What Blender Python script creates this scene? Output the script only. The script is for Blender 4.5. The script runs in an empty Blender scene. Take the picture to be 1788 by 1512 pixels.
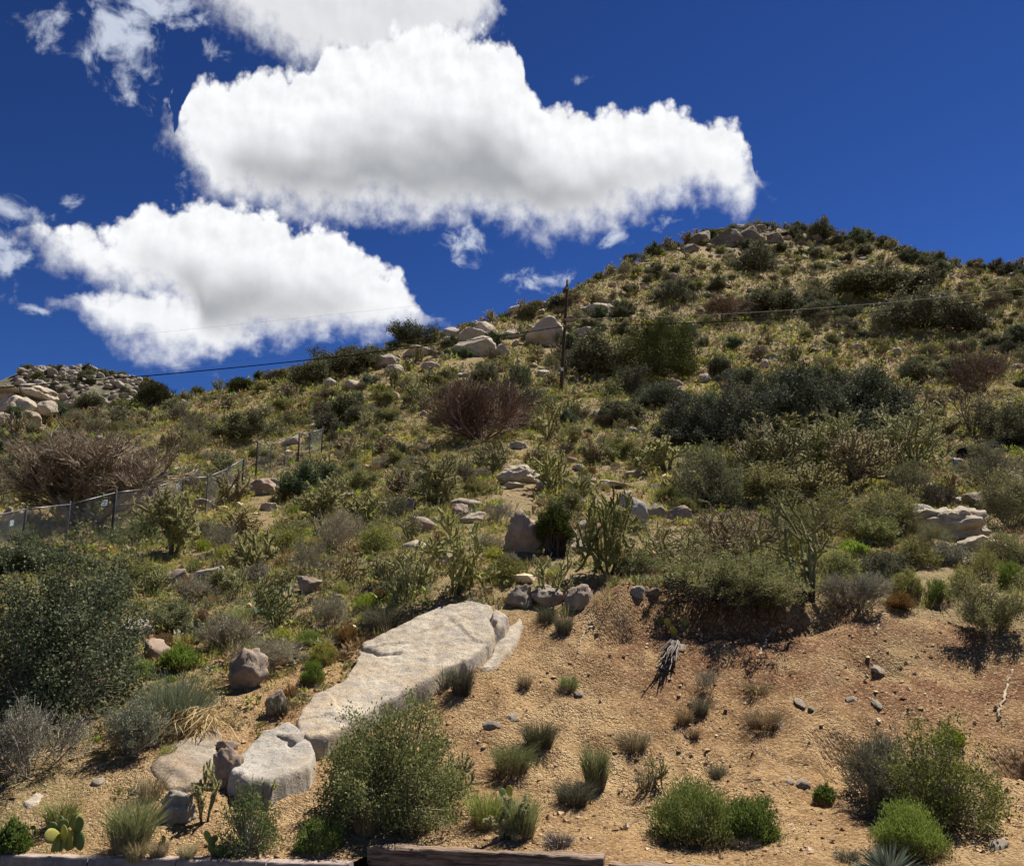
import bpy, bmesh, math
import numpy as np
from mathutils import Matrix, Vector, Euler

# ------------------------------------------------------------------ camera
SC = bpy.context.scene
COL = SC.collection
R = math.radians
CAM_H, PITCH, FPX, CX, CY = 2.0, R(14.0), 1548.0, 894.0, 756.0
cam_d = bpy.data.cameras.new('camera')
cam_d.sensor_width = 36.0
cam_d.lens = 36.0 * FPX / 1788.0
cam_d.clip_end = 20000
cam = bpy.data.objects.new('camera', cam_d)
cam.location = (0, 0, CAM_H)
cam.rotation_euler = (R(90) + PITCH, 0, 0)
COL.objects.link(cam)
SC.camera = cam

# ------------------------------------------------------------------ light
SUN_EL, SUN_AZ = R(62), R(50)            # azimuth clockwise from +Y (into the hill, to the right)
sun_v = Vector((math.sin(SUN_AZ) * math.cos(SUN_EL), math.cos(SUN_AZ) * math.cos(SUN_EL), math.sin(SUN_EL)))
sd = bpy.data.lights.new('sun', 'SUN')
sd.energy = 5.0
sd.angle = R(0.53)
sd.color = (1.0, 0.945, 0.86)
sun = bpy.data.objects.new('sun', sd)
sun.rotation_euler = (-sun_v).to_track_quat('-Z', 'Y').to_euler()
COL.objects.link(sun)
SC.view_settings.view_transform = 'Standard'
SC.view_settings.look = 'None'
SC.view_settings.exposure = 0.84
SC.view_settings.gamma = 1.0
SC.view_settings.use_curve_mapping = False
SC.cycles.max_bounces = 4
SC.cycles.diffuse_bounces = 2
SC.cycles.transparent_max_bounces = 8
SC.cycles.adaptive_threshold = 0.02

def pix_dir(px, py):
    x = (px - CX) / FPX
    y = (CY - py) / FPX
    return np.array([x, math.cos(PITCH) - y * math.sin(PITCH), math.sin(PITCH) + y * math.cos(PITCH)])

def azel(px, py):
    d = pix_dir(px, py)
    return math.degrees(math.atan2(d[0], d[1])), math.degrees(math.atan2(d[2], math.hypot(d[0], d[1])))

# ------------------------------------------------------------------ node helper
class NB:
    def __init__(self, nt):
        self.nt = nt
        self.dim = '3D'
    def node(self, t, **kw):
        n = self.nt.nodes.new(t)
        for k, v in kw.items():
            setattr(n, k, v)
        return n
    def put(self, sock, v):
        if v is None:
            return
        if isinstance(v, bpy.types.NodeSocket):
            self.nt.links.new(v, sock)
        else:
            sock.default_value = v
    def m(self, op, a, b=None, c=None, clamp=False):
        n = self.node('ShaderNodeMath', operation=op, use_clamp=clamp)
        for i, v in enumerate((a, b, c)):
            self.put(n.inputs[i], v)
        return n.outputs[0]
    def sm(self, x, lo, hi):
        n = self.node('ShaderNodeMapRange', interpolation_type='SMOOTHSTEP')
        self.put(n.inputs[0], x); self.put(n.inputs[1], lo); self.put(n.inputs[2], hi)
        return n.outputs[0]
    def lin(self, x, a, b, c, d):
        n = self.node('ShaderNodeMapRange')
        for i, v in enumerate((x, a, b, c, d)):
            self.put(n.inputs[i], v)
        return n.outputs[0]
    def mix(self, f, a, b, bt='MIX'):
        n = self.node('ShaderNodeMix', data_type='RGBA', blend_type=bt)
        self.put(n.inputs[0], f)
        for i, v in ((6, a), (7, b)):
            if isinstance(v, tuple) and len(v) == 3:
                v = v + (1,)
            self.put(n.inputs[i], v)
        return n.outputs[2]
    def noise(self, vec, scale, detail=4, rough=.5, dist=0.0, lac=2.0):
        n = self.node('ShaderNodeTexNoise', noise_dimensions=self.dim)
        self.put(n.inputs['Vector'], vec); self.put(n.inputs['Scale'], scale); self.put(n.inputs['Detail'], detail)
        self.put(n.inputs['Roughness'], rough); self.put(n.inputs['Distortion'], dist); self.put(n.inputs['Lacunarity'], lac)
        return n.outputs[0]
    def voro(self, vec, scale, feature='F1', detail=0, rough=.5, out=0, rnd=1.0):
        n = self.node('ShaderNodeTexVoronoi', feature=feature, voronoi_dimensions=self.dim)
        self.put(n.inputs['Vector'], vec); self.put(n.inputs['Scale'], scale)
        if 'Detail' in n.inputs:
            self.put(n.inputs['Detail'], detail); self.put(n.inputs['Roughness'], rough)
        return n.outputs[out]
    def comb(self, x, y, z=0.0):
        n = self.node('ShaderNodeCombineXYZ')
        for i, v in enumerate((x, y, z)):
            self.put(n.inputs[i], v)
        return n.outputs[0]
    def attr(self, name):
        return self.node('ShaderNodeAttribute', attribute_name=name).outputs['Fac']

# ------------------------------------------------------------------ sky with cumulus
W = bpy.data.worlds.new('World')
SC.world = W
W.use_nodes = True
W.node_tree.nodes.clear()
b = NB(W.node_tree)
b.dim = '2D'
sky = b.node('ShaderNodeTexSky', sky_type='NISHITA', sun_disc=False)
sky.sun_elevation = SUN_EL
sky.sun_rotation = SUN_AZ
sky.altitude = 2200
sky.air_density = 1.0
sky.dust_density = 0.0
sky.ozone_density = 5.0
gm = b.node('ShaderNodeGamma'); b.put(gm.inputs[0], sky.outputs[0]); gm.inputs[1].default_value = 1.75
skyc = b.mix(1.0, gm.outputs[0], (0.0215, 0.0232, 0.0252, 1), 'MULTIPLY')
tc = b.node('ShaderNodeTexCoord').outputs['Generated']
sep = b.node('ShaderNodeSeparateXYZ'); b.put(sep.inputs[0], tc)
DEG = 57.29578
az = b.m('MULTIPLY', b.m('ARCTAN2', sep.outputs[0], sep.outputs[1]), DEG)
el = b.m('MULTIPLY', b.m('ARCSINE', sep.outputs[2]), DEG)
uv = b.comb(az, b.m('MULTIPLY', el, 1.0), 0.0)
# low-frequency wobble of the outlines, then billows
wob1 = b.m('SUBTRACT', b.noise(uv, 0.30, 1, .5), .5)
wob2 = b.m('SUBTRACT', b.noise(b.comb(b.m('ADD', az, 71.3), el), 0.30, 1, .5), .5)
azw = b.m('MULTIPLY_ADD', wob1, 2.2, az)
elw = b.m('MULTIPLY_ADD', wob2, 1.6, el)
uvw = b.comb(azw, elw, 0.0)
bil = b.m('SUBTRACT', .45, b.voro(uv, 0.85, 'F1', 3.0, .5))      # round billows
fin = b.m('SUBTRACT', b.noise(uv, .9, 5, .58), .5)
wis = b.noise(b.comb(b.m('MULTIPLY', azw, .8), elw, 9.0), 0.8, 5, .6, 0.0)
AZ0, AZ1, EL0, EL1 = -45.0, 30.0, 5.0, 55.0
azn = b.lin(azw, AZ0, AZ1, 0.0, 1.0)

def curve(pts, off=0.0):
    n = b.node('ShaderNodeFloatCurve')
    c = n.mapping.curves[0]
    P = sorted(azel(*p) for p in pts)
    Q = []
    for a, e in P:
        x, y = (a - AZ0) / (AZ1 - AZ0), (e + off - EL0) / (EL1 - EL0)
        if Q and x - Q[-1][0] < 0.002:
            x = Q[-1][0] + 0.002
        Q.append((x, y))
    c.points[0].location = (0.0, Q[0][1]); c.points[1].location = (1.0, Q[-1][1])
    for x, y in Q:
        c.points.new(x, y)
    for p in c.points:
        p.handle_type = 'AUTO_CLAMPED'
    n.mapping.update()
    b.put(n.inputs['Value'], azn)
    return b.m('MULTIPLY_ADD', n.outputs[0], EL1 - EL0, EL0), P[0][0], P[-1][0]

def cloud(top, bot, dens=1.0, soft=1.0, gray=1.0):
    t, a0, a1 = curve(top)
    o, _, _ = curve(bot)
    up = b.m('SUBTRACT', t, elw)
    dn = b.m('SUBTRACT', elw, o)
    sd_ = b.m('MINIMUM', b.m('SUBTRACT', azw, a0), b.m('SUBTRACT', a1, azw))
    s = b.m('MINIMUM', b.m('MINIMUM', up, dn), sd_)
    th = b.m('MAXIMUM', b.m('SUBTRACT', t, o), 0.4)
    low = b.m('DIVIDE', up, th, clamp=True)                          # 0 top, 1 base
    amp = b.lin(low, 0.35, .9, .85, .3)
    d = b.m('ADD', b.m('ADD', s, .12), b.m('ADD', b.m('MULTIPLY', bil, amp), b.m('MULTIPLY', fin, b.lin(low, .25, .9, .42, 2.4))))
    soft_w = b.lin(low, 0.2, 0.9, 0.46 * soft, 1.9)
    a = b.m('MULTIPLY', b.sm(d, b.m('MULTIPLY', soft_w, -.55), soft_w), dens)
    g = b.m('MULTIPLY', b.m('MULTIPLY', b.sm(low, .30, .80), b.sm(dn, -.3, 2.6)), b.m('MULTIPLY', b.sm(th, 2.2, 8.5), b.sm(sd_, .3, 6.0)))
    return a, b.m('MULTIPLY', g, gray), low

A_top = [(303,232),(308,150),(340,133),(400,138),(440,124),(500,118),(545,112),(562,88),(600,74),(640,66),(700,52),(760,42),(830,46),(872,62),(898,84),(912,130),(930,158),(960,176),(1000,187),(1050,190),(1100,188),(1140,180),(1180,186),(1210,198),(1250,196),(1290,212),(1312,248),(1322,300)]
A_bot = [(303,240),(322,276),(350,315),(366,345),(420,352),(470,368),(520,383),(560,388),(600,378),(650,376),(700,380),(760,377),(830,372),(880,380),(930,397),(980,408),(1020,402),(1060,392),(1100,374),(1150,348),(1200,343),(1250,353),(1280,368),(1302,356),(1322,308)]
B_top = [(32,392),(60,388),(110,394),(150,396),(180,402),(205,390),(240,362),(280,348),(310,358),(340,349),(380,343),(420,347),(470,368),(510,392),(560,400),(590,410),(620,428),(650,450),(690,464),(715,498),(735,528),(754,540)]
B_bot = [(32,398),(80,430),(100,446),(150,468),(190,492),(230,506),(285,516),(330,560),(360,604),(400,606),(470,588),(540,592),(600,574),(660,583),(700,568),(730,552),(754,544)]
C_top = [(112,510),(150,503),(200,500),(250,498),(290,505),(330,520),(400,560),(450,580)]
C_bot = [(112,516),(140,560),(200,592),(260,612),(330,628),(400,612),(450,590)]
T_top = [(300,-60),(420,-160),(600,-240),(800,-160),(900,-70)]
T_bot = [(300,-20),(380,14),(430,44),(480,84),(520,112),(570,125),(640,125),(720,110),(790,92),(850,30),(900,-50)]
aA, gA, lA = cloud(A_top, A_bot, 1, 1, 1.0)
aB, gB, lB = cloud(B_top, B_bot, 1, 1, .95)
aC, gC, lC = cloud(C_top, C_bot, .97, 1.6, .8)
aT, gT, lT = cloud(T_top, T_bot, .93, 2.0, .15)
# thin wisps
wa = None
for (x, y, rx, ry, k) in [(85,48,62,50,.75),(205,60,80,84,1.05),(225,132,46,50,.9),(262,8,130,50,1.0),(255,128,40,20,.8),(150,100,60,20,.5),(375,75,28,34,.5),(262,200,20,44,.45),
                          (806,420,62,50,.95),(946,486,80,36,.9),(1014,137,44,12,.75),(-6,440,60,76,1.0),(14,372,80,26,.8),(112,350,24,20,.6),
                          (70,545,50,18,.7),(1075,412,50,26,.7),(1170,372,70,30,.5),(470,60,60,40,.5),(840,20,60,60,.6),(400,100,60,30,.4),(560,600,200,26,.35),(330,300,40,60,.3)]:
    a_, e_ = azel(x, y)
    q = b.node('ShaderNodeVectorMath', operation='LENGTH')
    w_ = b.comb(b.m('MULTIPLY', b.m('SUBTRACT', azw, a_), 27.0 / rx), b.m('MULTIPLY', b.m('SUBTRACT', elw, e_), 27.0 / ry))
    b.put(q.inputs[0], w_)
    v = b.m('MULTIPLY', b.m('SUBTRACT', 1.15, q.outputs['Value'], clamp=True), k)
    wa = v if wa is None else b.m('MAXIMUM', wa, v)
wal = b.m('MULTIPLY', b.sm(b.m('ADD', wa, b.m('MULTIPLY', b.m('SUBTRACT', wis, .56), 1.9)), .22, 1.05), b.m('MULTIPLY', b.sm(wa, 0.0, .25), .9))
# light on the billows: difference of the height field towards the sun
uvs = b.comb(b.m('ADD', azw, 0.30), b.m('ADD', elw, 0.42), 0.0)
rl1 = b.noise(uv, .55, 3, .55)
rl2 = b.noise(b.comb(b.m('ADD', az, .35), b.m('ADD', el, .5)), .55, 3, .55)
relief = b.m('MULTIPLY', b.m('SUBTRACT', rl1, rl2), .5)
blot = b.m('MULTIPLY', b.m('SUBTRACT', b.noise(uv, 0.28, 4, .5), .5), .55)
def ccol(g, low):
    gg = b.m('ADD', g, b.m('MULTIPLY', blot, b.m('MULTIPLY', g, 1.0)), clamp=True)
    c = b.mix(gg, (0.93, 0.94, 0.96), (0.40, 0.415, 0.44))
    k = b.m('ADD', 1.0, b.m('MULTIPLY', relief, b.lin(low, 0.1, .9, .75, .2)))
    n = b.node('ShaderNodeVectorMath', operation='SCALE'); b.put(n.inputs[0], c); b.put(n.inputs['Scale'], k)
    return n.outputs[0]
col = b.mix(wal, skyc, (0.62, 0.68, 0.80))
col = b.mix(aT, col, ccol(b.m('ADD', gT, .12), lT))
col = b.mix(aA, col, ccol(gA, lA))
col = b.mix(aC, col, ccol(gC, lC))
col = b.mix(aB, col, ccol(gB, lB))
bg = b.node('ShaderNodeBackground'); b.put(bg.inputs[0], col); bg.inputs[1].default_value = 0.565
bg0 = b.node('ShaderNodeBackground'); b.put(bg0.inputs[0], skyc); bg0.inputs[1].default_value = 0.565
# the cloud field covers one part of the sky; elsewhere the clear sky alone is evaluated
inw = b.m('MULTIPLY', b.m('MULTIPLY', b.m('GREATER_THAN', az, -42.0), b.m('LESS_THAN', az, 27.0)),
          b.m('MULTIPLY', b.m('GREATER_THAN', el, 10.0), b.m('LESS_THAN', el, 54.0)))
mx = b.node('ShaderNodeMixShader'); b.put(mx.inputs[0], inw)
b.nt.links.new(bg0.outputs[0], mx.inputs[1]); b.nt.links.new(bg.outputs[0], mx.inputs[2])
b.nt.links.new(mx.outputs[0], b.node('ShaderNodeOutputWorld').inputs[0])
W.cycles.sampling_method = 'MANUAL'
W.cycles.sample_map_resolution = 512

# ------------------------------------------------------------------ numpy noise
_prng = np.random.default_rng(7)
_PERM = _prng.permutation(512)
_PERM = np.concatenate([_PERM, _PERM, _PERM])
_GR = _prng.normal(size=(512, 3)); _GR /= np.linalg.norm(_GR, axis=1, keepdims=True)

def perlin(p):
    p = np.asarray(p, float)
    i = np.floor(p).astype(np.int64); f = p - i
    u = f * f * f * (f * (f * 6 - 15) + 10)
    i &= 511
    out = 0.0
    for dx in (0, 1):
        for dy in (0, 1):
            for dz in (0, 1):
                h = _PERM[_PERM[_PERM[(i[..., 0] + dx) & 511] + ((i[..., 1] + dy) & 511)] + ((i[..., 2] + dz) & 511)] & 511
                g = _GR[h]
                d = g[..., 0] * (f[..., 0] - dx) + g[..., 1] * (f[..., 1] - dy) + g[..., 2] * (f[..., 2] - dz)
                w = (u[..., 0] if dx else 1 - u[..., 0]) * (u[..., 1] if dy else 1 - u[..., 1]) * (u[..., 2] if dz else 1 - u[..., 2])
                out = out + w * d
    return out * 1.5

def fbm(p, octv=4, gain=.5, lac=2.03):
    p = np.asarray(p, float)
    o = 0.0; a = 1.0
    for k in range(octv):
        o = o + a * perlin(p + 17.3 * k)
        p = p * lac; a *= gain
    return o

def sstep(x, a, b_):
    t = np.clip((x - a) / (b_ - a), 0, 1)
    return t * t * (3 - 2 * t)

# ------------------------------------------------------------------ the lie of the land
CTRL = [
 (0,1380,10.2),(0,1250,12.2),(0,1100,16),(0,950,26),(0,870,34),(0,800,45),(0,740,59),(0,722,66),
 (250,1400,9.9),(250,1300,11.2),(250,1200,13),(250,1100,16),(250,1000,21.5),(250,920,29),(250,850,39),(250,780,51),(250,730,64),(250,706,73),
 (500,1420,9.9),(500,1300,11.3),(500,1200,12.8),(500,1100,15.5),(500,1000,20),(500,900,30),(500,820,41),(500,750,55),(500,690,66),(500,656,75),
 (800,1400,10.1),(800,1300,11.3),(800,1200,12.5),(800,1100,13.9),(800,1040,15.2),(800,950,20),(800,850,31),(800,750,47),(800,680,61),(800,620,74),(800,578,84),
 (950,850,31),(950,750,47),(950,680,62),(950,600,79),(950,530,93),
 (1100,1400,10.2),(1100,1300,11.4),(1100,1200,12.5),(1100,1100,13.6),(1100,1040,14.3),(1100,1000,16.3),(1100,900,24.5),(1100,800,38),(1100,720,53),(1100,640,70),(1100,560,86),(1100,500,99),(1100,460,109),
 (1300,1400,10.1),(1300,1300,11.2),(1300,1150,12.9),(1300,1080,13.6),(1300,1040,14.5),(1300,980,18),(1300,900,24.5),(1300,800,37),(1300,700,56),(1300,600,77),(1300,500,101),(1300,430,121),(1300,396,132),
 (1500,1400,9.9),(1500,1300,11),(1500,1150,12.6),(1500,1070,13.6),(1500,1000,17),(1500,900,24),(1500,800,36),(1500,700,54),(1500,600,76),(1500,500,101),(1500,440,119),(1500,412,128),
 (1650,500,98),(1650,458,111),
 (1788,1400,9.8),(1788,1300,10.9),(1788,1150,12.5),(1788,1070,13.6),(1788,1000,17),(1788,900,24),(1788,800,35),(1788,700,51),(1788,600,72),(1788,500,97),(1788,472,105)]
CREST = [(-500,745,60),(0,722,66),(250,706,73),(500,656,75),(650,620,79),(800,578,84),(950,530,93),(1100,460,109),(1200,415,122),(1300,396,132),(1400,398,132),(1500,412,128),(1650,458,111),(1788,472,105),(2250,500,92)]
EDGE = [(0,1494,.16),(300,1501,.16),(600,1508,.16),(640,1470,.22),(850,1486,.22),(1055,1500,.22),(1260,1516,.22),(1788,1550,.22)]

def _polar(px, py, r):
    d = pix_dir(px, py)
    return math.atan2(d[0], d[1]), d[2] / math.hypot(d[0], d[1])

_cp = []
for (px, py, r) in CTRL:
    a, t = _polar(px, py, r); r = r / math.cos(a); _cp.append((a, r, t))
    if px == 0:
        for k in (1, 2, 3): _cp.append((a - .17 * k, r * (1 - .02 * k), t - .012 * k))
    if px == 1788:
        for k in (1, 2, 3): _cp.append((a + .17 * k, r * (1 - .03 * k), t - .004 * k))
# front edge of the planted slope: a nearly straight line of kerb stones and timbers
EDGE_Y = 8.75
def edge_y(x):
    return np.interp(x, [-14, -4.82, -1.55, -1.36, .81, 1.77, 6, 14], [9.97, 9.05, 8.72, 8.97, 8.50, 8.22, 7.25, 5.6])
def edge_z(x):
    return np.interp(x, [-1.6, -1.3], [.155, .215])
for x in np.arange(-11, 11.1, 1.5):
    y = float(edge_y(x)); r = math.hypot(x, y)
    _cp.append((math.atan2(x, y), r, (float(edge_z(x)) - CAM_H) / r))
    _cp.append((math.atan2(x, y * .93), r * .93, (float(edge_z(x)) - .08 - CAM_H) / (r * .93)))
_cp = np.array(_cp)
_S = np.array([2.6, 1.0])
def _feat(a, r):
    return np.stack([a * _S[0], np.log(r)], -1)
_X = _feat(_cp[:, 0], _cp[:, 1])
def _U(d2):
    return np.where(d2 > 1e-12, d2 * np.log(d2 + 1e-12), 0.0)
_K = _U(((_X[:, None] - _X[None]) ** 2).sum(-1)) + np.eye(len(_X)) * 4e-3
_Pm = np.concatenate([np.ones((len(_X), 1)), _X], 1)
_A = np.block([[_K, _Pm], [_Pm.T, np.zeros((3, 3))]])
_w = np.linalg.solve(_A, np.concatenate([_cp[:, 2], np.zeros(3)]))

def _tps(a, r):
    q = _feat(a, r); sh = q.shape[:-1]; q = q.reshape(-1, 2); o = np.empty(len(q))
    for s in range(0, len(q), 40000):
        c = q[s:s + 40000]
        o[s:s + 40000] = _U(((c[:, None] - _X[None]) ** 2).sum(-1)) @ _w[:-3] + _w[-3] + c @ _w[-2:]
    return o.reshape(sh)

_cr = np.array([(_polar(*c)[0], c[2] / math.cos(_polar(*c)[0])) for c in CREST])
def crest_r(a):
    return np.interp(a, _cr[:, 0], _cr[:, 1])

# hollows and burrows in the bank: px, py, radius m, depth m
HOLES = [(1466,1300,.25,.30),(1474,1342,.25,.30),(1500,1160,.24,.14),(1545,1165,.26,.16),(1778,1336,.32,.40),(1432,1398,.14,.16),(1100,1390,.16,.10),(1700,1180,.5,.07),(1080,1120,.2,.12),(1240,1340,.22,.08),(1290,1330,.2,.08)]
_hole_xy = []

def height(x, y, detail=True):
    x = np.asarray(x, float); y = np.asarray(y, float)
    r = np.hypot(x, y); a = np.arctan2(x, y)
    rc = crest_r(a)
    rr = np.minimum(np.maximum(r, 6.0), rc)
    z = CAM_H + rr * _tps(np.clip(a, -1.0, 1.0), rr)
    over = np.maximum(r - rc, 0)
    z = z - 0.06 * over - .30 * np.maximum(over - 6, 0)
    if detail:
        p = np.stack([x, y, np.zeros_like(x)], -1)
        near = sstep(r, 8.9, 10.5)
        far = sstep(r, 16, 40)
        z = z + near * (.055 * fbm(p * .9, 3) + .030 * fbm(p * 3.1 + 5, 3) * (1 - .6 * far))
        z = z + far * .28 * fbm(p * .22 + 9, 3)
        # rills running down the bank
        bank = sstep(r, 9.6, 10.6) * (1 - sstep(r, 13.4, 14.6)) * sstep(x, -1.2, .6)
        z = z + bank * (.12 * np.abs(perlin(np.stack([x * 1.25 + .6 * perlin(p * .8), y * .35, z * 0], -1))) - .045)
        z = z + bank * (.036 * fbm(p * 4.0 + 3, 4) + .05 * np.abs(fbm(p * 1.3 + 31, 3)) * np.sign(perlin(p * .7 + 3)))
        # undercut scarp below the brow
        a_ = np.arctan2(x, y); sc_ = sstep(a_, .05, .12) * (1 - sstep(a_, .33, .42)) + .45 * sstep(a_, .42, .5)
        rb = 13.75 / np.cos(a_) + .22 * perlin(np.stack([x * .8, x * 0 + 3.3, x * 0], -1))
        z = z - sc_ * .27 * np.exp(-((r - rb) / .34) ** 2) + sc_ * .10 * np.exp(-((r - rb - .62) / .4) ** 2)
        for (hx, hy, hr, hd) in _hole_xy:
            q = ((x - hx) ** 2 + (y - hy) ** 2) / hr ** 2
            z = z - hd * np.exp(-q * q * 1.2)
    return np.maximum(z, -8.0)

def at(px, py, detail=True):
    """point of the ground seen at a pixel of the photograph"""
    d = pix_dir(px, py); h = math.hypot(d[0], d[1]); ux, uy, t = d[0] / h, d[1] / h, d[2] / h
    rs = np.exp(np.linspace(math.log(8.2), math.log(150), 160))
    g = height(ux * rs, uy * rs, False) - (CAM_H + t * rs)
    k = int(np.argmax(g > -.12 - .004 * rs)) if (g > -.12).any() else int(np.argmax(g))
    rs = np.exp(np.linspace(math.log(rs[max(k - 2, 0)]), math.log(rs[min(k + 3, 159)]), 60))
    g = height(ux * rs, uy * rs, detail) - (CAM_H + t * rs)
    k = int(np.argmax(g > 0))
    if not (g > 0).any():
        k = int(np.argmax(g))
    if k > 0 and g[k] > 0:
        f = -g[k - 1] / (g[k] - g[k - 1]); r = rs[k - 1] + f * (rs[k] - rs[k - 1])
    else:
        r = rs[k]
    x, y = ux * r, uy * r
    return np.array([x, y, float(height(x, y))])

def mpp(p):
    """metres that one photograph pixel spans at point p"""
    return (p[1] * math.cos(PITCH) + (p[2] - CAM_H) * math.sin(PITCH)) / FPX

_hole_xy = [(*at(px, py)[:2], hr, hd) for (px, py, hr, hd) in HOLES]

# ------------------------------------------------------------------ mesh builder
class G:
    def __init__(self):
        self.v = []; self.f = []; self.t = []; self.h = []; self.n = 0
    def add(self, v, f, tint=0.5, tip=0.5, mat=0):
        v = np.asarray(v, float).reshape(-1, 3)
        f = np.asarray(f, np.int64)
        self.v.append(v); self.f.append((f + self.n, mat))
        self.t.append(np.broadcast_to(np.asarray(tint, float), (len(v),)))
        self.h.append(np.broadcast_to(np.asarray(tip, float), (len(v),)))
        self.n += len(v)
    def mesh(self, name, mats, smooth=False):
        me = bpy.data.meshes.new(name)
        V = np.concatenate(self.v)
        me.vertices.add(len(V)); me.vertices.foreach_set('co', V.astype(np.float32).ravel())
        li, st, mi = [], [], []; base = 0
        for f, m in self.f:
            n, k = f.shape
            li.append(f.ravel()); st.append(base + np.arange(n) * k); mi.append(np.full(n, m)); base += n * k
        li = np.concatenate(li); st = np.concatenate(st); mi = np.concatenate(mi)
        me.loops.add(len(li)); me.loops.foreach_set('vertex_index', li.astype(np.int32))
        me.polygons.add(len(st)); me.polygons.foreach_set('loop_start', st.astype(np.int32))
        me.polygons.foreach_set('material_index', mi.astype(np.int32))
        sm = np.zeros(len(st), bool)
        if smooth is True: sm[:] = True
        elif smooth: sm = np.isin(mi, smooth)
        me.polygons.foreach_set('use_smooth', sm)
        for nm, arr in (('tint', self.t), ('tip', self.h)):
            at_ = me.attributes.new(nm, 'FLOAT', 'POINT')
            at_.data.foreach_set('value', np.concatenate(arr).astype(np.float32))
        for m in (mats if isinstance(mats, (list, tuple)) else [mats]):
            me.materials.append(m)
        me.update(calc_edges=True)
        return me

def nrm(v):
    return v / np.maximum(np.linalg.norm(v, axis=-1, keepdims=True), 1e-9)

def tubes(g, P, Rr, sides=3, tint=None, tip=None, mat=0, cap=True):
    """N tubes of K points each, P (N,K,3), Rr (N,K)"""
    P = np.asarray(P, float); N, K, _ = P.shape
    Rr = np.broadcast_to(Rr, (N, K))
    T = nrm(np.gradient(P, axis=1))
    ref = np.where(np.abs(T[..., 2:3]) < .9, np.array([0, 0, 1.0]), np.array([1.0, 0, 0]))
    A = nrm(np.cross(T, ref)); B = np.cross(T, A)
    th = np.arange(sides) * 2 * math.pi / sides
    ring = P[:, :, None] + Rr[:, :, None, None] * (A[:, :, None] * np.cos(th)[:, None] + B[:, :, None] * np.sin(th)[:, None])
    idx = np.arange(N * K * sides).reshape(N, K, sides)
    a = idx[:, :-1]; b_ = idx[:, 1:]
    q = np.stack([a, np.roll(a, -1, 2), np.roll(b_, -1, 2), b_], -1).reshape(-1, 4)
    tint = np.repeat(np.full(N, .5) if tint is None else tint, K * sides)
    tp = np.tile(np.repeat(np.linspace(0, 1, K), sides), N) if tip is None else np.repeat(np.broadcast_to(tip, (N, K)).ravel(), sides)
    n0 = g.n
    g.add(ring, q, tint, tp, mat)
    if cap and sides > 2:
        for e in ((0, -1) if sides > 4 else (-1,)):
            c = idx[:, e] if e == -1 else idx[:, 0][:, ::-1]
            g.f.append((c + n0, mat))

def blades(g, P, Wd, side, tint=None, mat=0, tip=None):
    """N flat ribbons, P (N,K,3), Wd (N,K) half widths, side (N,3)"""
    N, K, _ = P.shape
    Wd = np.broadcast_to(Wd, (N, K))
    L = P - side[:, None] * Wd[..., None]; Rt = P[:, :-1] + side[:, None] * Wd[:, :-1, None]
    # the last point is a single tip vertex
    v = np.concatenate([L, Rt], 1)                     # (N, 2K-1, 3)
    base = np.arange(N)[:, None] * (2 * K - 1)
    q = []
    for k in range(K - 2):
        q.append(base + np.array([[k, k + 1, K + k + 1, K + k]]))
    t = base + np.array([[K - 2, K - 1, K + K - 2]])
    tt = np.repeat(np.full(N, .5) if tint is None else tint, 2 * K - 1)
    lp = np.linspace(0, 1, K) if tip is None else tip
    tp = np.tile(np.concatenate([lp, lp[:-1]]), N)
    n0 = g.n
    if q:
        g.add(v, np.concatenate(q), tt, tp, mat)
        g.f.append((t + n0, mat))
    else:
        g.add(v, t, tt, tp, mat)

def leaves(g, C, D, U, L, Wd, tint=None, mat=0, tip=.5):
    """diamond leaves: centre of base C, direction D, up U"""
    N = len(C); D = nrm(D); S = nrm(np.cross(D, U)); Nn = np.cross(S, D)
    L = np.broadcast_to(L, (N,))[:, None]; Wd = np.broadcast_to(Wd, (N,))[:, None]
    v = np.stack([C, C + D * L * .5 + S * Wd + Nn * L * .08, C + D * L, C + D * L * .5 - S * Wd + Nn * L * .08], 1)
    f = np.arange(N * 4).reshape(N, 4)
    g.add(v, f, np.repeat(np.full(N, .5) if tint is None else tint, 4), np.repeat(np.broadcast_to(tip, (N,)), 4), mat)

def rand_dirs(rng, n, up=0.0):
    d = rng.normal(size=(n, 3)); d[:, 2] += up
    return nrm(d)

# ------------------------------------------------------------------ objects
def obj(name, me, parent=None, loc=None, rot=None, scale=None):
    o = bpy.data.objects.new(name, me)
    COL.objects.link(o)
    if parent is not None: o.parent = parent
    if loc is not None: o.location = loc
    if rot is not None: o.rotation_euler = rot
    if scale is not None: o.scale = (scale,) * 3 if np.isscalar(scale) else scale
    return o

def tag(o, label, cat, group=None):
    o['label'] = label; o['category'] = cat
    if group: o['group'] = group
    return o

def structure(o):
    o['kind'] = 'structure'; return o

def thing(name, label, cat, loc, rot=(0, 0, 0), scale=1.0, group=None):
    o = obj(name, None, None, loc, rot, scale)
    o.empty_display_size = .2
    return tag(o, label, cat, group)

# ------------------------------------------------------------------ materials
def new_mat(name):
    m = bpy.data.materials.new(name); m.use_nodes = True
    m.node_tree.nodes.clear()
    return m, NB(m.node_tree)

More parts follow.
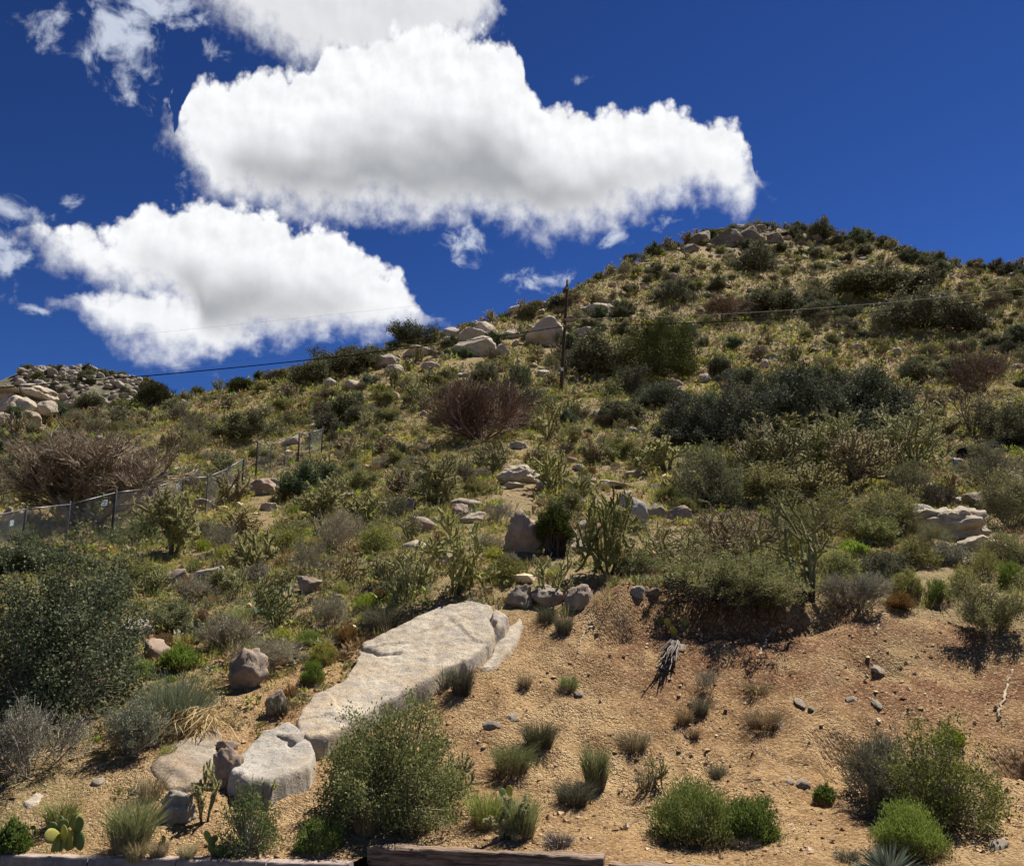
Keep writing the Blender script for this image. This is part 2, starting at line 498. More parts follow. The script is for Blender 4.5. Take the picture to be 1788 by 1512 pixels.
def finish(m, nb, colr, rough=.8, bump=None, bump_d=.02, bump_s=1.0, transl=0.0, spec=.3, tcol=None):
    p = nb.node('ShaderNodeBsdfPrincipled')
    nb.put(p.inputs['Base Color'], colr); nb.put(p.inputs['Roughness'], rough)
    p.inputs['Specular IOR Level'].default_value = spec
    if bump is not None:
        bn = nb.node('ShaderNodeBump'); bn.inputs['Distance'].default_value = bump_d; bn.inputs['Strength'].default_value = bump_s
        nb.put(bn.inputs['Height'], bump); nb.nt.links.new(bn.outputs[0], p.inputs['Normal'])
    out = nb.node('ShaderNodeOutputMaterial'); sh = p.outputs[0]
    if transl:
        t = nb.node('ShaderNodeBsdfTranslucent'); nb.put(t.inputs[0], tcol or colr)
        mx = nb.node('ShaderNodeMixShader'); mx.inputs[0].default_value = transl
        nb.nt.links.new(sh, mx.inputs[1]); nb.nt.links.new(t.outputs[0], mx.inputs[2]); sh = mx.outputs[0]
    nb.nt.links.new(sh, out.inputs[0])
    return m

def plant_mat(name, lo, hi, base=None, transl=.25, rough=.65, vary=.35, base_to=.55, spec=.06):
    m, nb = new_mat(name)
    c = nb.mix(nb.attr('tint'), lo, hi)
    if base:
        c = nb.mix(nb.sm(nb.attr('tip'), .05, base_to), base, c)
    rnd = nb.node('ShaderNodeObjectInfo').outputs['Random']
    hsv = nb.node('ShaderNodeHueSaturation')
    nb.put(hsv.inputs['Color'], c)
    nb.put(hsv.inputs['Value'], nb.lin(rnd, 0, 1, 1 - vary, 1 + vary))
    nb.put(hsv.inputs['Hue'], nb.lin(nb.m('FRACT', nb.m('MULTIPLY', rnd, 7.31)), 0, 1, .485, .513))
    nb.put(hsv.inputs['Saturation'], nb.lin(nb.m('FRACT', nb.m('MULTIPLY', rnd, 3.77)), 0, 1, .8, 1.1))
    return finish(m, nb, hsv.outputs[0], rough, transl=transl, spec=spec)

M = {}
M['oak_leaf'] = plant_mat('oak_leaf', (0.058, 0.078, 0.038), (0.175, 0.205, 0.11), transl=.22, vary=.18)
M['dark_leaf'] = plant_mat('dark_leaf', (0.068, 0.074, 0.036), (0.215, 0.212, 0.116), transl=.18, vary=.3)
M['thicket_leaf'] = plant_mat('thicket_leaf', (0.034, 0.042, 0.025), (0.12, 0.13, 0.082), transl=.18, vary=.15)
M['olive_leaf'] = plant_mat('olive_leaf', (0.12, 0.128, 0.038), (0.335, 0.33, 0.115), transl=.25, vary=.22)
M['green_leaf'] = plant_mat('green_leaf', (0.09, 0.12, 0.032), (0.225, 0.27, 0.085), transl=.3, vary=.2)
M['bright_green'] = plant_mat('bright_green', (0.13, 0.18, 0.02), (0.315, 0.395, 0.055), (.15, .10, .035), transl=.3, vary=.2)
M['yellow_green'] = plant_mat('yellow_green', (0.2, 0.21, 0.038), (0.44, 0.42, 0.11), (.22, .14, .06), transl=.3, vary=.3)
M['sage_leaf'] = plant_mat('sage_leaf', (.15, .155, .095), (.33, .325, .22), (.17, .135, .09), transl=.2, vary=.2)
M['blue_sage'] = plant_mat('blue_sage', (0.14, 0.165, 0.1), (0.28, 0.3, 0.185), (.25, .19, .10), transl=.2, vary=.2)
M['ash_twig'] = plant_mat('ash_twig', (0.14, 0.105, 0.075), (0.36, 0.295, 0.22), transl=0, vary=.1)
M['grey_twig'] = plant_mat('grey_twig', (0.128, 0.105, 0.083), (0.375, 0.323, 0.255), transl=0, vary=.2)
M['red_twig'] = plant_mat('red_twig', (0.077, 0.048, 0.036), (0.210, 0.140, 0.109), transl=0, vary=.2)
M['pale_twig'] = plant_mat('pale_twig', (.22, .18, .12), (.46, .39, .28), transl=0, vary=.15)
M['bark'] = plant_mat('bark', (.035, .027, .02), (.10, .082, .065), transl=0, vary=.2)
M['cholla_skin'] = plant_mat('cholla_skin', (0.125, 0.135, 0.045), (0.265, 0.265, 0.1), (.055, .042, .03), transl=.06, vary=.3, base_to=.3)
M['cholla_brown'] = plant_mat('cholla_brown', (0.15, 0.11, 0.055), (0.29, 0.22, 0.115), (.055, .042, .03), transl=.05, vary=.3, base_to=.3)
M['cholla_spine'] = plant_mat('cholla_spine', (0.36, 0.32, 0.14), (0.58, 0.52, 0.27), transl=.45, vary=.2)
M['straw'] = plant_mat('straw', (.26, .19, .085), (.50, .40, .21), transl=.3, vary=.2)
M['dry_grass'] = plant_mat('dry_grass', (0.2, 0.15, 0.07), (0.42, 0.33, 0.17), (.17, .11, .055), transl=.25, vary=.25)
M['grass_green'] = plant_mat('grass_green', (0.13, 0.16, 0.045), (0.32, 0.34, 0.115), (.30, .23, .11), transl=.3, vary=.3)
M['dark_grass'] = plant_mat('dark_grass', (0.075, 0.078, 0.038), (0.225, 0.21, 0.125), (.12, .095, .06), transl=.2, vary=.25)
M['rust'] = plant_mat('rust', (0.15, 0.085, 0.034), (0.33, 0.2, 0.088), (.13, .07, .03), transl=.25, vary=.3)
M['stump'] = plant_mat('stump', (0.08, 0.064, 0.05), (0.27, 0.22, 0.175), transl=0, vary=.1)
M['yucca'] = plant_mat('yucca', (.10, .135, .085), (.27, .30, .20), (.34, .30, .18), transl=.1, vary=.1)
M['juniper_leaf'] = plant_mat('juniper_leaf', (0.03, 0.042, 0.012), (0.115, 0.125, 0.04), transl=.15, vary=.15)
M['dead_trunk'] = plant_mat('dead_trunk', (0.09, 0.075, 0.062), (0.36, 0.31, 0.26), transl=0, vary=.1)

def mat_pad(name, lo, hi):
    m, nb = new_mat(name)
    tc = nb.node('ShaderNodeTexCoord').outputs['Object']
    c = nb.mix(nb.noise(tc, 9, 3), lo, hi)
    dots = nb.sm(nb.voro(tc, 30), .10, .20)
    c = nb.mix(dots, (.45, .40, .22), c)
    return finish(m, nb, c, .55, nb.noise(tc, 20), .01, .3, transl=.35)
M['pad'] = mat_pad('prickly_pear_pad', (.14, .19, .055), (.26, .29, .10))
M['pad_yellow'] = mat_pad('yellowed_pad', (.32, .32, .07), (.50, .46, .12))
M['pad_blue'] = mat_pad('blue_green_pad', (.10, .16, .095), (.18, .23, .14))

def mat_rock(name, a, c2, stain, dark, sc=1.0, lichen=.35):
    m, nb = new_mat(name)
    tcn = nb.node('ShaderNodeTexCoord').outputs['Object']
    rnd = nb.node('ShaderNodeObjectInfo').outputs['Random']
    off = nb.node('ShaderNodeVectorMath', operation='ADD'); nb.put(off.inputs[0], tcn)
    nb.put(off.inputs[1], nb.comb(nb.m('MULTIPLY', rnd, 37.0), nb.m('MULTIPLY', rnd, 11.0), 0.0))
    v = off.outputs[0]
    big = nb.noise(v, 1.6 * sc, 5, .6)
    mid = nb.noise(v, 7 * sc, 5, .6)
    c = nb.mix(nb.sm(big, .32, .68), a, c2)
    c = nb.mix(nb.m('MULTIPLY', nb.sm(mid, .50, .68), .65), c, stain)
    c = nb.mix(nb.m('MULTIPLY', nb.sm(nb.noise(v, .9 * sc, 3, .5), .5, .62), .45), c, stain)
    c = nb.mix(nb.m('MULTIPLY', nb.sm(nb.noise(v, 3.1 * sc, 6, .68), .52, .70), lichen), c, dark)
    sp = nb.voro(v, 75 * sc, out=1)
    sps = nb.node('ShaderNodeSeparateColor'); nb.put(sps.inputs[0], sp)
    c = nb.mix(nb.m('MULTIPLY', nb.m('LESS_THAN', sps.outputs[0], .16), .28), c, (.10, .08, .07))
    c = nb.mix(nb.m('MULTIPLY', nb.m('GREATER_THAN', sps.outputs[0], .82), .25), c, (.62, .57, .50))
    # grey weathering skin
    c = nb.mix(nb.m('MULTIPLY', nb.sm(nb.noise(v, 2.2 * sc, 6, .7), .46, .64), .55), c, (.27, .245, .215))
    c = nb.mix(nb.m('MULTIPLY', nb.sm(nb.noise(v, 22 * sc, 3, .6), .55, .7), .35), c, (.16, .13, .105))
    h = nb.m('ADD', nb.m('MULTIPLY', nb.noise(v, 5 * sc, 4, .6), .5), nb.m('MULTIPLY', nb.noise(v, 30 * sc, 6, .7), .75))
    return finish(m, nb, c, .9, h, .03, .9, spec=.15)
M['granite'] = mat_rock('tan_granite', (.39, .325, .24), (.50, .435, .335), (.40, .29, .17), (.19, .155, .125))
M['granite_grey'] = mat_rock('grey_granite', (.30, .275, .235), (.45, .415, .36), (.36, .29, .20), (.12, .11, .10))
M['granite_pink'] = mat_rock('pink_granite', (.30, .215, .160), (.43, .325, .250), (.30, .19, .11), (.13, .10, .075), lichen=.5)
M['granite_dark'] = mat_rock('weathered_granite', (.235, .190, .140), (.36, .295, .22), (.27, .185, .10), (.09, .075, .06), lichen=.6)
M['granite_far'] = mat_rock('far_granite', (.29, .24, .19), (.40, .34, .275), (.27, .20, .13), (.14, .12, .10), sc=.3, lichen=.35)

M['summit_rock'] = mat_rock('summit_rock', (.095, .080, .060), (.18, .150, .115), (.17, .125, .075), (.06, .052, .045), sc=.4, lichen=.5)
M['granite_remote'] = mat_rock('remote_granite', (.21, .18, .15), (.31, .27, .225), (.22, .165, .12), (.10, .09, .08), sc=.3, lichen=.4)

def mat_ground():
    m, nb = new_mat('gravelly_soil'); nb.dim = '2D'
    tcn = nb.node('ShaderNodeTexCoord').outputs['Object']
    bare = nb.attr('tip')
    big = nb.noise(tcn, .55, 5, .6)
    mid = nb.noise(tcn, 3.2, 5, .62)
    fine = nb.noise(tcn, 26, 4, .65)
    bank = nb.mix(nb.sm(big, .34, .66), (.345, .212, .094), (.465, .318, .158))
    bank = nb.mix(nb.m('MULTIPLY', nb.sm(mid, .48, .66), .65), bank, (.205, .120, .054))
    bank = nb.mix(nb.m('MULTIPLY', nb.sm(nb.noise(tcn, .9, 4, .6), .50, .62), .6), bank, (.245, .138, .060))
    hill = nb.mix(nb.sm(big, .35, .65), (.25, .180, .085), (.36, .265, .145))
    hill = nb.mix(nb.m('MULTIPLY', nb.sm(mid, .42, .62), .7), hill, (.185, .160, .058))
    bank = nb.mix(nb.m('MULTIPLY', nb.attr('tint'), nb.sm(nb.noise(tcn, 1.4, 4, .6), .30, .55)), bank, (.205, .100, .047))
    c = nb.mix(bare, hill, bank)
    # single grains of gravel
    vc = nb.voro(tcn, 46, out=1)
    sc_ = nb.node('ShaderNodeSeparateColor'); nb.put(sc_.inputs[0], vc)
    c = nb.mix(nb.m('MULTIPLY', nb.m('GREATER_THAN', sc_.outputs[0], .78), .5), c, (.50, .37, .22))
    c = nb.mix(nb.m('MULTIPLY', nb.m('LESS_THAN', sc_.outputs[0], .20), .5), c, (.12, .07, .04))
    h = nb.m('ADD', nb.m('MULTIPLY', nb.m('ADD', nb.m('MULTIPLY', nb.m('SUBTRACT', 1.0, nb.voro(tcn, 46)), .5), nb.m('MULTIPLY', nb.m('SUBTRACT', 1.0, nb.voro(tcn, 21)), .55)), nb.lin(nb.sm(big, .40, .62), 0, 1, .25, 1.15)), nb.m('ADD', nb.m('MULTIPLY', fine, .9), nb.m('MULTIPLY', mid, .8)))
    return finish(m, nb, c, .95, h, .055, 1.0, spec=.12)
M['ground'] = mat_ground()

def mat_simple(name, lo, hi, sc=8, rough=.7, bump=.4, metal=0.0, stretch=None):
    m, nb = new_mat(name)
    v = nb.node('ShaderNodeTexCoord').outputs['Object']
    if stretch:
        mp = nb.node('ShaderNodeMapping'); nb.put(mp.inputs[0], v); mp.inputs['Scale'].default_value = stretch; v = mp.outputs[0]
    n = nb.noise(v, sc, 6, .65)
    c = nb.mix(nb.sm(n, .3, .7), lo, hi)
    finish(m, nb, c, rough, n, .012, bump)
    for nd in m.node_tree.nodes:
        if nd.type == 'BSDF_PRINCIPLED': nd.inputs['Metallic'].default_value = metal
    return m
M['asphalt'] = mat_simple('asphalt', (.040, .040, .042), (.065, .064, .062), 30, .9)
M['kerb'] = mat_simple('kerb_concrete', (.23, .175, .145), (.36, .29, .25), 14, .9)
M['timber'] = mat_simple('weathered_timber', (.040, .024, .016), (.31, .22, .155), 7, .85, 1.0, stretch=(.35, 7, 7))
M['pole_wood'] = mat_simple('pole_wood', (.035, .018, .012), (.085, .045, .028), 4, .8, .5, stretch=(6, 6, .5))
M['steel'] = mat_simple('galvanised_steel', (.10, .105, .11), (.19, .195, .20), 12, .45, .1, .6)
M['mesh_steel'] = mat_simple('fence_wire', (.07, .072, .075), (.13, .132, .135), 12, .5, .1, .4)
M['dark_steel'] = mat_simple('dark_steel', (.035, .035, .037), (.075, .075, .078), 12, .5, .1, .3)
M['wire_black'] = mat_simple('black_cable', (.010, .010, .011), (.016, .016, .017), 5, 1.0, 0)
M['wire_pale'] = mat_simple('aluminium_wire', (.16, .155, .15), (.24, .235, .22), 5, .9, 0)
M['sign'] = mat_simple('pale_sign_plate', (.30, .42, .47), (.46, .57, .60), 5, .5, 0)
M['white_tag'] = mat_simple('white_plate', (.75, .75, .73), (.85, .85, .83), 5, .5, 0)
M['blue_cloth'] = mat_simple('blue_grey_plastic', (.05, .07, .11), (.12, .16, .23), 5, .5, 0)
M['burnt_log'] = mat_simple('charred_log', (.008, .007, .006), (.035, .030, .026), 9, .8, 1.0, stretch=(.5, 5, 5))
for _n in ('burnt_log', 'wire_black'):
    for nd in M[_n].node_tree.nodes:
        if nd.type == 'BSDF_PRINCIPLED': nd.inputs['Specular IOR Level'].default_value = .02; nd.inputs['Roughness'].default_value = 1.0
M['far_scrub'] = mat_simple('far_scrub', (.055, .060, .032), (.19, .165, .11), .35, 1.0, .5)
M['root'] = mat_simple('bleached_root', (.30, .23, .15), (.46, .37, .26), 20, .9)

def mat_pebble():
    m, nb = new_mat('pebbles')
    t = nb.attr('tint')
    c = nb.mix(nb.sm(t, .0, .55), (.15, .085, .045), (.42, .275, .15))
    c = nb.mix(nb.sm(t, .72, 1.0), c, (.62, .50, .34))
    return finish(m, nb, c, .9, spec=.15)
M['pebble'] = mat_pebble()

# ------------------------------------------------------------------ the ground
def terrain():
    NA, NR = 420, 470
    a = np.linspace(-.98, .98, NA)
    # finer azimuth spacing inside the view
    a = np.sign(a) * (np.abs(a) ** 1.12)
    e0 = np.empty(NA)
    for i, t in enumerate(a):
        r = 9.0
        for _ in range(30):
            r = .5 * r + .5 * float(edge_y(r * math.sin(t))) / math.cos(t)
        e0[i] = r
    s = np.linspace(0, 1, NR) ** .92
    Rr = np.exp(np.log(e0)[:, None] + s[None] * (np.log(320.0) - np.log(e0))[:, None])
    X = Rr * np.sin(a)[:, None]; Y = Rr * np.cos(a)[:, None]
    Z = height(X, Y)
    d = Rr - e0[:, None]
    k = 1 - sstep(d, 0, .9)
    Z = Z * (1 - k) + k * np.minimum(Z, edge_z(X) - .03 + .0 * Z + .25 * d)
    px = np.arctan2(X, Y)
    # bare cut bank to the right and the bare strips above the kerb on the left
    r = Rr
    p = np.stack([X, Y, 0 * X], -1)
    n = fbm(p * .5, 3)
    bare = (1 - sstep(r + 1.6 * n, 14.0, 15.6)) * sstep(X + 1.2 * n, -6.0, -3.0)
    bare = np.maximum(bare, .55 * sstep(n, .25, .6) * (1 - sstep(r, 24, 40)))
    g = G()
    idx = np.arange(NA * NR).reshape(NA, NR)
    q = np.stack([idx[:-1, :-1], idx[1:, :-1], idx[1:, 1:], idx[:-1, 1:]], -1).reshape(-1, 4)[:, ::-1]
    red = sstep(r + .8 * n, 11.6, 13.4) * sstep(X + .8 * n, -.4, 2.2)
    g.add(np.stack([X, Y, Z], -1), q, red.ravel(), bare.ravel())
    return g.mesh('hillside', M['ground'], smooth=True)
hill_obj = structure(obj('hillside', terrain()))

def ground_sheet():
    g = G()
    n = 64
    ang = np.arange(n) / n * 2 * math.pi
    v = [(0, 0, -.02)]
    for rr in (12, 60, 400, 9000):
        v += [(rr * math.cos(t), rr * math.sin(t), -.02 if rr < 100 else -9.0) for t in ang]
    f3 = [(0, 1 + i, 1 + (i + 1) % n) for i in range(n)]
    f4 = [(1 + k * n + i, 1 + (k + 1) * n + i, 1 + (k + 1) * n + (i + 1) % n, 1 + k * n + (i + 1) % n) for k in range(3) for i in range(n)]
    g.add(v, f3, .5, .3); g.f.append((np.array(f4), 0))
    return g.mesh('ground', M['ground'])
structure(obj('ground', ground_sheet()))
def road_sheet():
    g = G()
    xs = np.linspace(-40, 40, 41)
    ey = np.interp(xs, [-40, -14, -4.82, 1.77, 6, 14, 40], [12.5, 9.8, 8.90, 8.05, 7.1, 5.4, 0.2])
    v = np.concatenate([np.stack([xs, ey - 8.5, 0 * xs + .012], -1), np.stack([xs, ey - .02, 0 * xs + .012], -1)])
    f = [(i, i + 1, 42 + i, 41 + i) for i in range(40)]
    g.add(v, f)
    return g.mesh('road', M['asphalt'])
structure(obj('road', road_sheet()))

# ------------------------------------------------------------------ plant makers (each returns meshes)
def grow(rng, S, D, L, bend, wander, K=5, up=(0, 0, 1)):
    """curved shoots: starts S (N,3), directions D, lengths L, bend towards up"""
    N = len(S); t = np.linspace(0, 1, K)[None, :, None]
    D = nrm(D); L = np.broadcast_to(L, (N,))[:, None, None]
    w = rng.normal(size=(N, 1, 3)) * wander
    w2 = rng.normal(size=(N, K, 3)) * wander * .25; w2[:, 0] = 0
    return S[:, None] + L * (t * D[:, None] + t * t * (bend * np.array(up)[None, None] + w) + w2 * t)

def spawn(rng, P, m, t0=.35, t1=1.0, dev=.9, keep=.6):
    """children of shoots P: m each, at random t; directions deviate"""
    N, K, _ = P.shape
    t = rng.uniform(t0, t1, (N, m)); t[:, 0] = 1.0
    f = t * (K - 1); i = np.minimum(f.astype(int), K - 2); fr = (f - i)[..., None]
    n = np.arange(N)[:, None]
    S = P[n, i] * (1 - fr) + P[n, i + 1] * fr
    T = nrm(P[n, i + 1] - P[n, i])
    D = nrm(T * keep + nrm(rng.normal(size=T.shape)) * dev)
    return S.reshape(-1, 3), D.reshape(-1, 3), t.reshape(-1)

def taper(r0, r1, K, N=1):
    return np.broadcast_to(np.linspace(r0, r1, K), (N, K))

def branches(rng, n, h, spread, counts, lens, rad, bend=.25, wander=.15, base_r=.1, dev=.9, keep=.7):
    a = rng.uniform(0, 2 * math.pi, n)
    el_ = rng.uniform(spread[0], spread[1], n)
    D = np.stack([np.cos(a) * np.cos(el_), np.sin(a) * np.cos(el_), np.sin(el_)], -1)
    S = np.stack([np.cos(a) * base_r * rng.random(n), np.sin(a) * base_r * rng.random(n), np.full(n, -.04)], -1)
    out = []
    P = grow(rng, S, D, h * lens[0] * rng.uniform(.75, 1.1, n), bend, wander)
    out.append((P, rad[0]))
    for k, m in enumerate(counts):
        S, D, t = spawn(rng, P, m, dev=dev, keep=keep)
        P = grow(rng, S, D, h * lens[k + 1] * rng.uniform(.6, 1.2, len(S)), bend * .6, wander)
        out.append((P, rad[k + 1]))
    return out

def wood(g, levels, rng, mat=0, sides=(6, 5, 4, 3, 3), shrink=.55, last=None):
    for i, (P, r) in enumerate(levels[:last]):
        if i >= 2 and P.shape[1] == 5: P = P[:, ::4] if i >= 3 else P[:, ::2]
        elif i >= 2: P = P[:, ::2]
        N, K, _ = P.shape
        tubes(g, P, taper(r, r * shrink, K, N), sides[min(i, 4)], rng.random(N), None, mat, cap=i < 2)

def fit(levels, w, h, pc=2.5):
    """scale all the shoots so that the plant is w wide and h high"""
    A = np.concatenate([P.reshape(-1, 3) for P, _ in levels])
    lo, hi = np.percentile(A, pc, 0), np.percentile(A, 100 - pc, 0)
    s = np.array([w / (hi[0] - lo[0]), w / (hi[1] - lo[1]), h / max(hi[2], .01)])
    c = np.array([.5 * (hi[0] + lo[0]), .5 * (hi[1] + lo[1]), 0]) * .7
    return [((P - c) * s, r) for P, r in levels]

def put_leaves(g, rng, P, per, L, Wd, jit, up=.6, mat=0, zmin=-.02, sq=1.0):
    N, K, _ = P.shape
    t = rng.uniform(.1, 1, (N, per)) * (K - 1); i = np.minimum(t.astype(int), K - 2); fr = (t - i)[..., None]
    n = np.arange(N)[:, None]
    C = (P[n, i] * (1 - fr) + P[n, i + 1] * fr).reshape(-1, 3) + rng.normal(size=(N * per, 3)) * jit
    C = C[C[:, 2] > zmin]
    D = rand_dirs(rng, len(C), up)
    leaves(g, C, D, rand_dirs(rng, len(C), .5), L * rng.uniform(.6, 1.3, len(C)), Wd * rng.uniform(.7, 1.3, len(C)), rng.random(len(C)) ** 1.3, mat)

def leafy(seed, w, h, n=8, per=34, leaf=(.035, .011), bark='bark', leaf_mat='oak_leaf', counts=(6, 6), jit=.035, spread=(.25, 1.45), split=True, rad=(.022, .011, .005), bend=.25, dev=.9, extra=0.0):
    """broad-leaved shrub -> (stem mesh, leaf mesh) or one joined mesh"""
    rng = np.random.default_rng(seed)
    lv = branches(rng, n, h, spread, counts, (.62, .42, .26, .16), rad + (rad[-1] * .6,), bend=bend, dev=dev)
    lv = fit(lv, w, h)
    g1 = G(); g2 = g1 if not split else G()
    wood(g1, lv, rng, 0)
    put_leaves(g2, rng, lv[-1][0], per, leaf[0], leaf[1], jit, mat=0 if split else 1)
    put_leaves(g2, rng, lv[-2][0], max(2, per // 4), leaf[0], leaf[1], jit, mat=0 if split else 1)
    if split:
        return g1.mesh('stems', M[bark]), g2.mesh('foliage', M[leaf_mat])
    return g1.mesh('shrub', [M[bark], M[leaf_mat]])

def twiggy(seed, w, h, n=14, counts=(6, 6, 4), twig='grey_twig', leaf_mat='sage_leaf', per=4, leaf=(.02, .005), spread=(.3, 1.45), rad=(.010, .006, .0035, .0025), split=True, bend=.3, dev=.6, jit=.02):
    rng = np.random.default_rng(seed)
    lv = branches(rng, n, h, spread, counts, (.66, .42, .28, .18), rad, bend=bend, dev=dev, keep=.9)
    lv = fit(lv, w, h)
    g1 = G(); g2 = g1 if not split else G()
    wood(g1, lv, rng, 0, (4, 3, 3, 3, 3))
    if per:
        put_leaves(g2, rng, lv[-1][0], per, leaf[0], leaf[1], jit, mat=0 if split else 1)
    if split:
        return g1.mesh('stems', M[twig]), (g2.mesh('foliage', M[leaf_mat]) if per else None)
    return g1.mesh('shrub', [M[twig], M[leaf_mat]])

def dome(seed, w, h, n=900, wd=.0028, mat='bright_green', lvs=3, twig=None, up=.9, leaf=(.035, .0028), el0=.12, ragged=.25):
    """dome of fine upright shoots (snakeweed and the like)"""
    rng = np.random.default_rng(seed)
    a = rng.uniform(0, 2 * math.pi, n); e = np.arcsin(rng.uniform(math.sin(el0), 1, n))
    # lumpy outline
    lump = 1 + ragged * (fbm(np.stack([np.cos(a) * np.cos(e) * 1.6, np.sin(a) * np.cos(e) * 1.6, np.sin(e) * 1.6 + seed], -1), 2))
    L = lump * rng.uniform(.72, 1.03, n)
    tipp = np.stack([np.cos(a) * np.cos(e) * w / 2, np.sin(a) * np.cos(e) * w / 2, np.sin(e) * h], -1) * L[:, None]
    S = np.stack([rng.normal(size=n) * w * .07, rng.normal(size=n) * w * .07, np.full(n, -.02)], -1)
    mid = S + (tipp - S) * .55 + np.array([0, 0, -1.0]) * 0 + rng.normal(size=(n, 3)) * w * .015
    mid[:, :2] *= 1.12; mid[:, 2] *= .95
    P = np.stack([S, mid, tipp], 1)
    side = nrm(np.cross(tipp - S, rng.normal(size=(n, 3))))
    g = G()
    tt = rng.random(n)
    blades(g, P, np.array([wd, wd * 1.1, 0])[None].repeat(n, 0), side, tt)
    if lvs:
        k = rng.uniform(.55, 1.0, (n, lvs, 1))
        C = (mid[:, None] * (1 - k) + tipp[:, None] * k).reshape(-1, 3)
        D = nrm(nrm(tipp - S)[:, None].repeat(lvs, 1).reshape(-1, 3) * up + rng.normal(size=(n * lvs, 3)) * .35 + np.array([0, 0, .25]))
        leaves(g, C, D, rand_dirs(rng, n * lvs), leaf[0] * rng.uniform(.6, 1.4, n * lvs), leaf[1], np.repeat(tt, lvs) * .7 + .3 * rng.random(n * lvs), 0, np.repeat(.9, n * lvs))
    return g.mesh('foliage', M[mat])

def tuft(seed, w, h, n=120, wd=.003, mat='grass_green', droop=.35, base=.25, lean=(0, 0), seedheads=0):
    """bunch grass"""
    rng = np.random.default_rng(seed)
    a = rng.uniform(0, 2 * math.pi, n); rr = np.sqrt(rng.random(n)) * base * w * .5
    S = np.stack([np.cos(a) * rr, np.sin(a) * rr, np.full(n, -.02)], -1)
    a2 = a + rng.normal(size=n) * .8; sp = rng.random(n) ** .7 * w * .56
    L = h * (.30 + .75 * rng.beta(2.2, 2.0, n))
    tipp = S + np.stack([np.cos(a2) * sp + lean[0], np.sin(a2) * sp + lean[1], L - droop * sp * rng.random(n)], -1)
    mid = S * .5 + tipp * .5; mid[:, 2] += .12 * L + .3 * droop * sp; mid[:, :2] = S[:, :2] * .6 + tipp[:, :2] * .4
    P = np.stack([S, mid, tipp], 1)
    side = nrm(np.cross(tipp - S, rng.normal(size=(n, 3))))
    g = G()
    blades(g, P, np.array([wd, wd * .9, 0])[None].repeat(n, 0), side, rng.random(n))
    return g.mesh('blades', M[mat])

def cholla(seed, h, w, stems=4, c=(4, 4, 3), detail=2, skin='cholla_skin', rad=.022, trunk=True, split=True, spread=(.5, 1.4), spine=(.028, .0016), nsp=34, lens=(.42, .30, .22, .14), joint_tint=None):
    """tree cholla: jointed cylindrical stems beset with pale spines"""
    rng = np.random.default_rng(seed)
    lv = branches(rng, stems, h, spread, c, lens, (rad * 1.25, rad * 1.05, rad, rad * .85), bend=.45, wander=.12, base_r=.05, dev=.75, keep=.55)
    lv = fit(lv, w, h, .7)
    gw = G(); gs = gw if not split else G(); gt = gw if not split else G()
    K2 = 7 if detail > 1 else 4
    sides = 6 if detail > 1 else (5 if detail == 1 else 4)
    for i, (P, r) in enumerate(lv):
        N, K, _ = P.shape
        t = np.linspace(0, K - 1, K2); j = np.minimum(t.astype(int), K - 2); f = (t - j)[None, :, None]
        Q = P[:, j] * (1 - f) + P[:, j + 1] * f
        prof = np.ones(K2); prof[-1] = .45; prof[0] = .75
        if detail > 1: prof[1:-1] *= 1 + .13 * (-1.0) ** np.arange(K2 - 2)
        rr = r * prof[None] * rng.uniform(.85, 1.15, (N, 1))
        hgt = np.clip(Q[..., 2] / h, 0, 1)
        trunk_lv = i == 0 and trunk
        tubes(gt if trunk_lv else gw, Q, rr, sides, rng.random(N), np.clip(hgt * 1.3 + .1 * i, 0, 1), 0 if (split or not trunk_lv) else 0)
        if nsp:
            m = nsp if i else max(nsp // 5, 1)
            tt = rng.uniform(0.03, 1, (N, m)) * (K - 1); jj = np.minimum(tt.astype(int), K - 2); ff = (tt - jj)[..., None]
            nn = np.arange(N)[:, None]
            C = (P[nn, jj] * (1 - ff) + P[nn, jj + 1] * ff)
            T = nrm(P[nn, jj + 1] - P[nn, jj])
            dd = rng.normal(size=C.shape); dd -= T * (dd * T).sum(-1, keepdims=True); dd = nrm(dd)
            dd2 = nrm(dd + T * rng.normal(size=(N, m, 1)) * .35)
            C = C + dd * r * .85
            C = C.reshape(-1, 3); dd2 = dd2.reshape(-1, 3)
            sv = nrm(np.cross(dd2, rng.normal(size=dd2.shape)))
            ln = spine[0] * rng.uniform(.6, 1.2, (len(C), 1))
            v = np.stack([C - sv * spine[1], C + sv * spine[1], C + dd2 * ln], 1)
            gs.add(v, np.arange(len(C) * 3).reshape(-1, 3), np.repeat(rng.random(len(C)), 3), .5, 0 if split else 1)
    if split:
        return (gt.mesh('trunk', M[skin]), gw.mesh('branches', M[skin]), gs.mesh('spines', M['cholla_spine']))
    return gw.mesh('cholla', [M[skin], M['cholla_spine']])

def bare_tree(seed, w, h, n=7, counts=(5, 5, 5, 4), twig='grey_twig', rad=(.10, .05, .024, .011, .006), spread=(.45, 1.4)):
    rng = np.random.default_rng(seed)
    lv = branches(rng, n, h, spread, counts, (.55, .36, .25, .16, .10), rad, bend=.3, wander=.2, base_r=.3, dev=.65, keep=.9)
    lv = fit(lv, w, h)
    g1 = G(); g2 = G()
    wood(g1, lv[:2], rng, 0, (8, 6)); wood(g2, [(P[:, ::2], r) for P, r in lv[2:]], rng, 0, (4, 3, 3))
    return g1.mesh('trunk', M['dead_trunk']), g2.mesh('crown', M[twig])

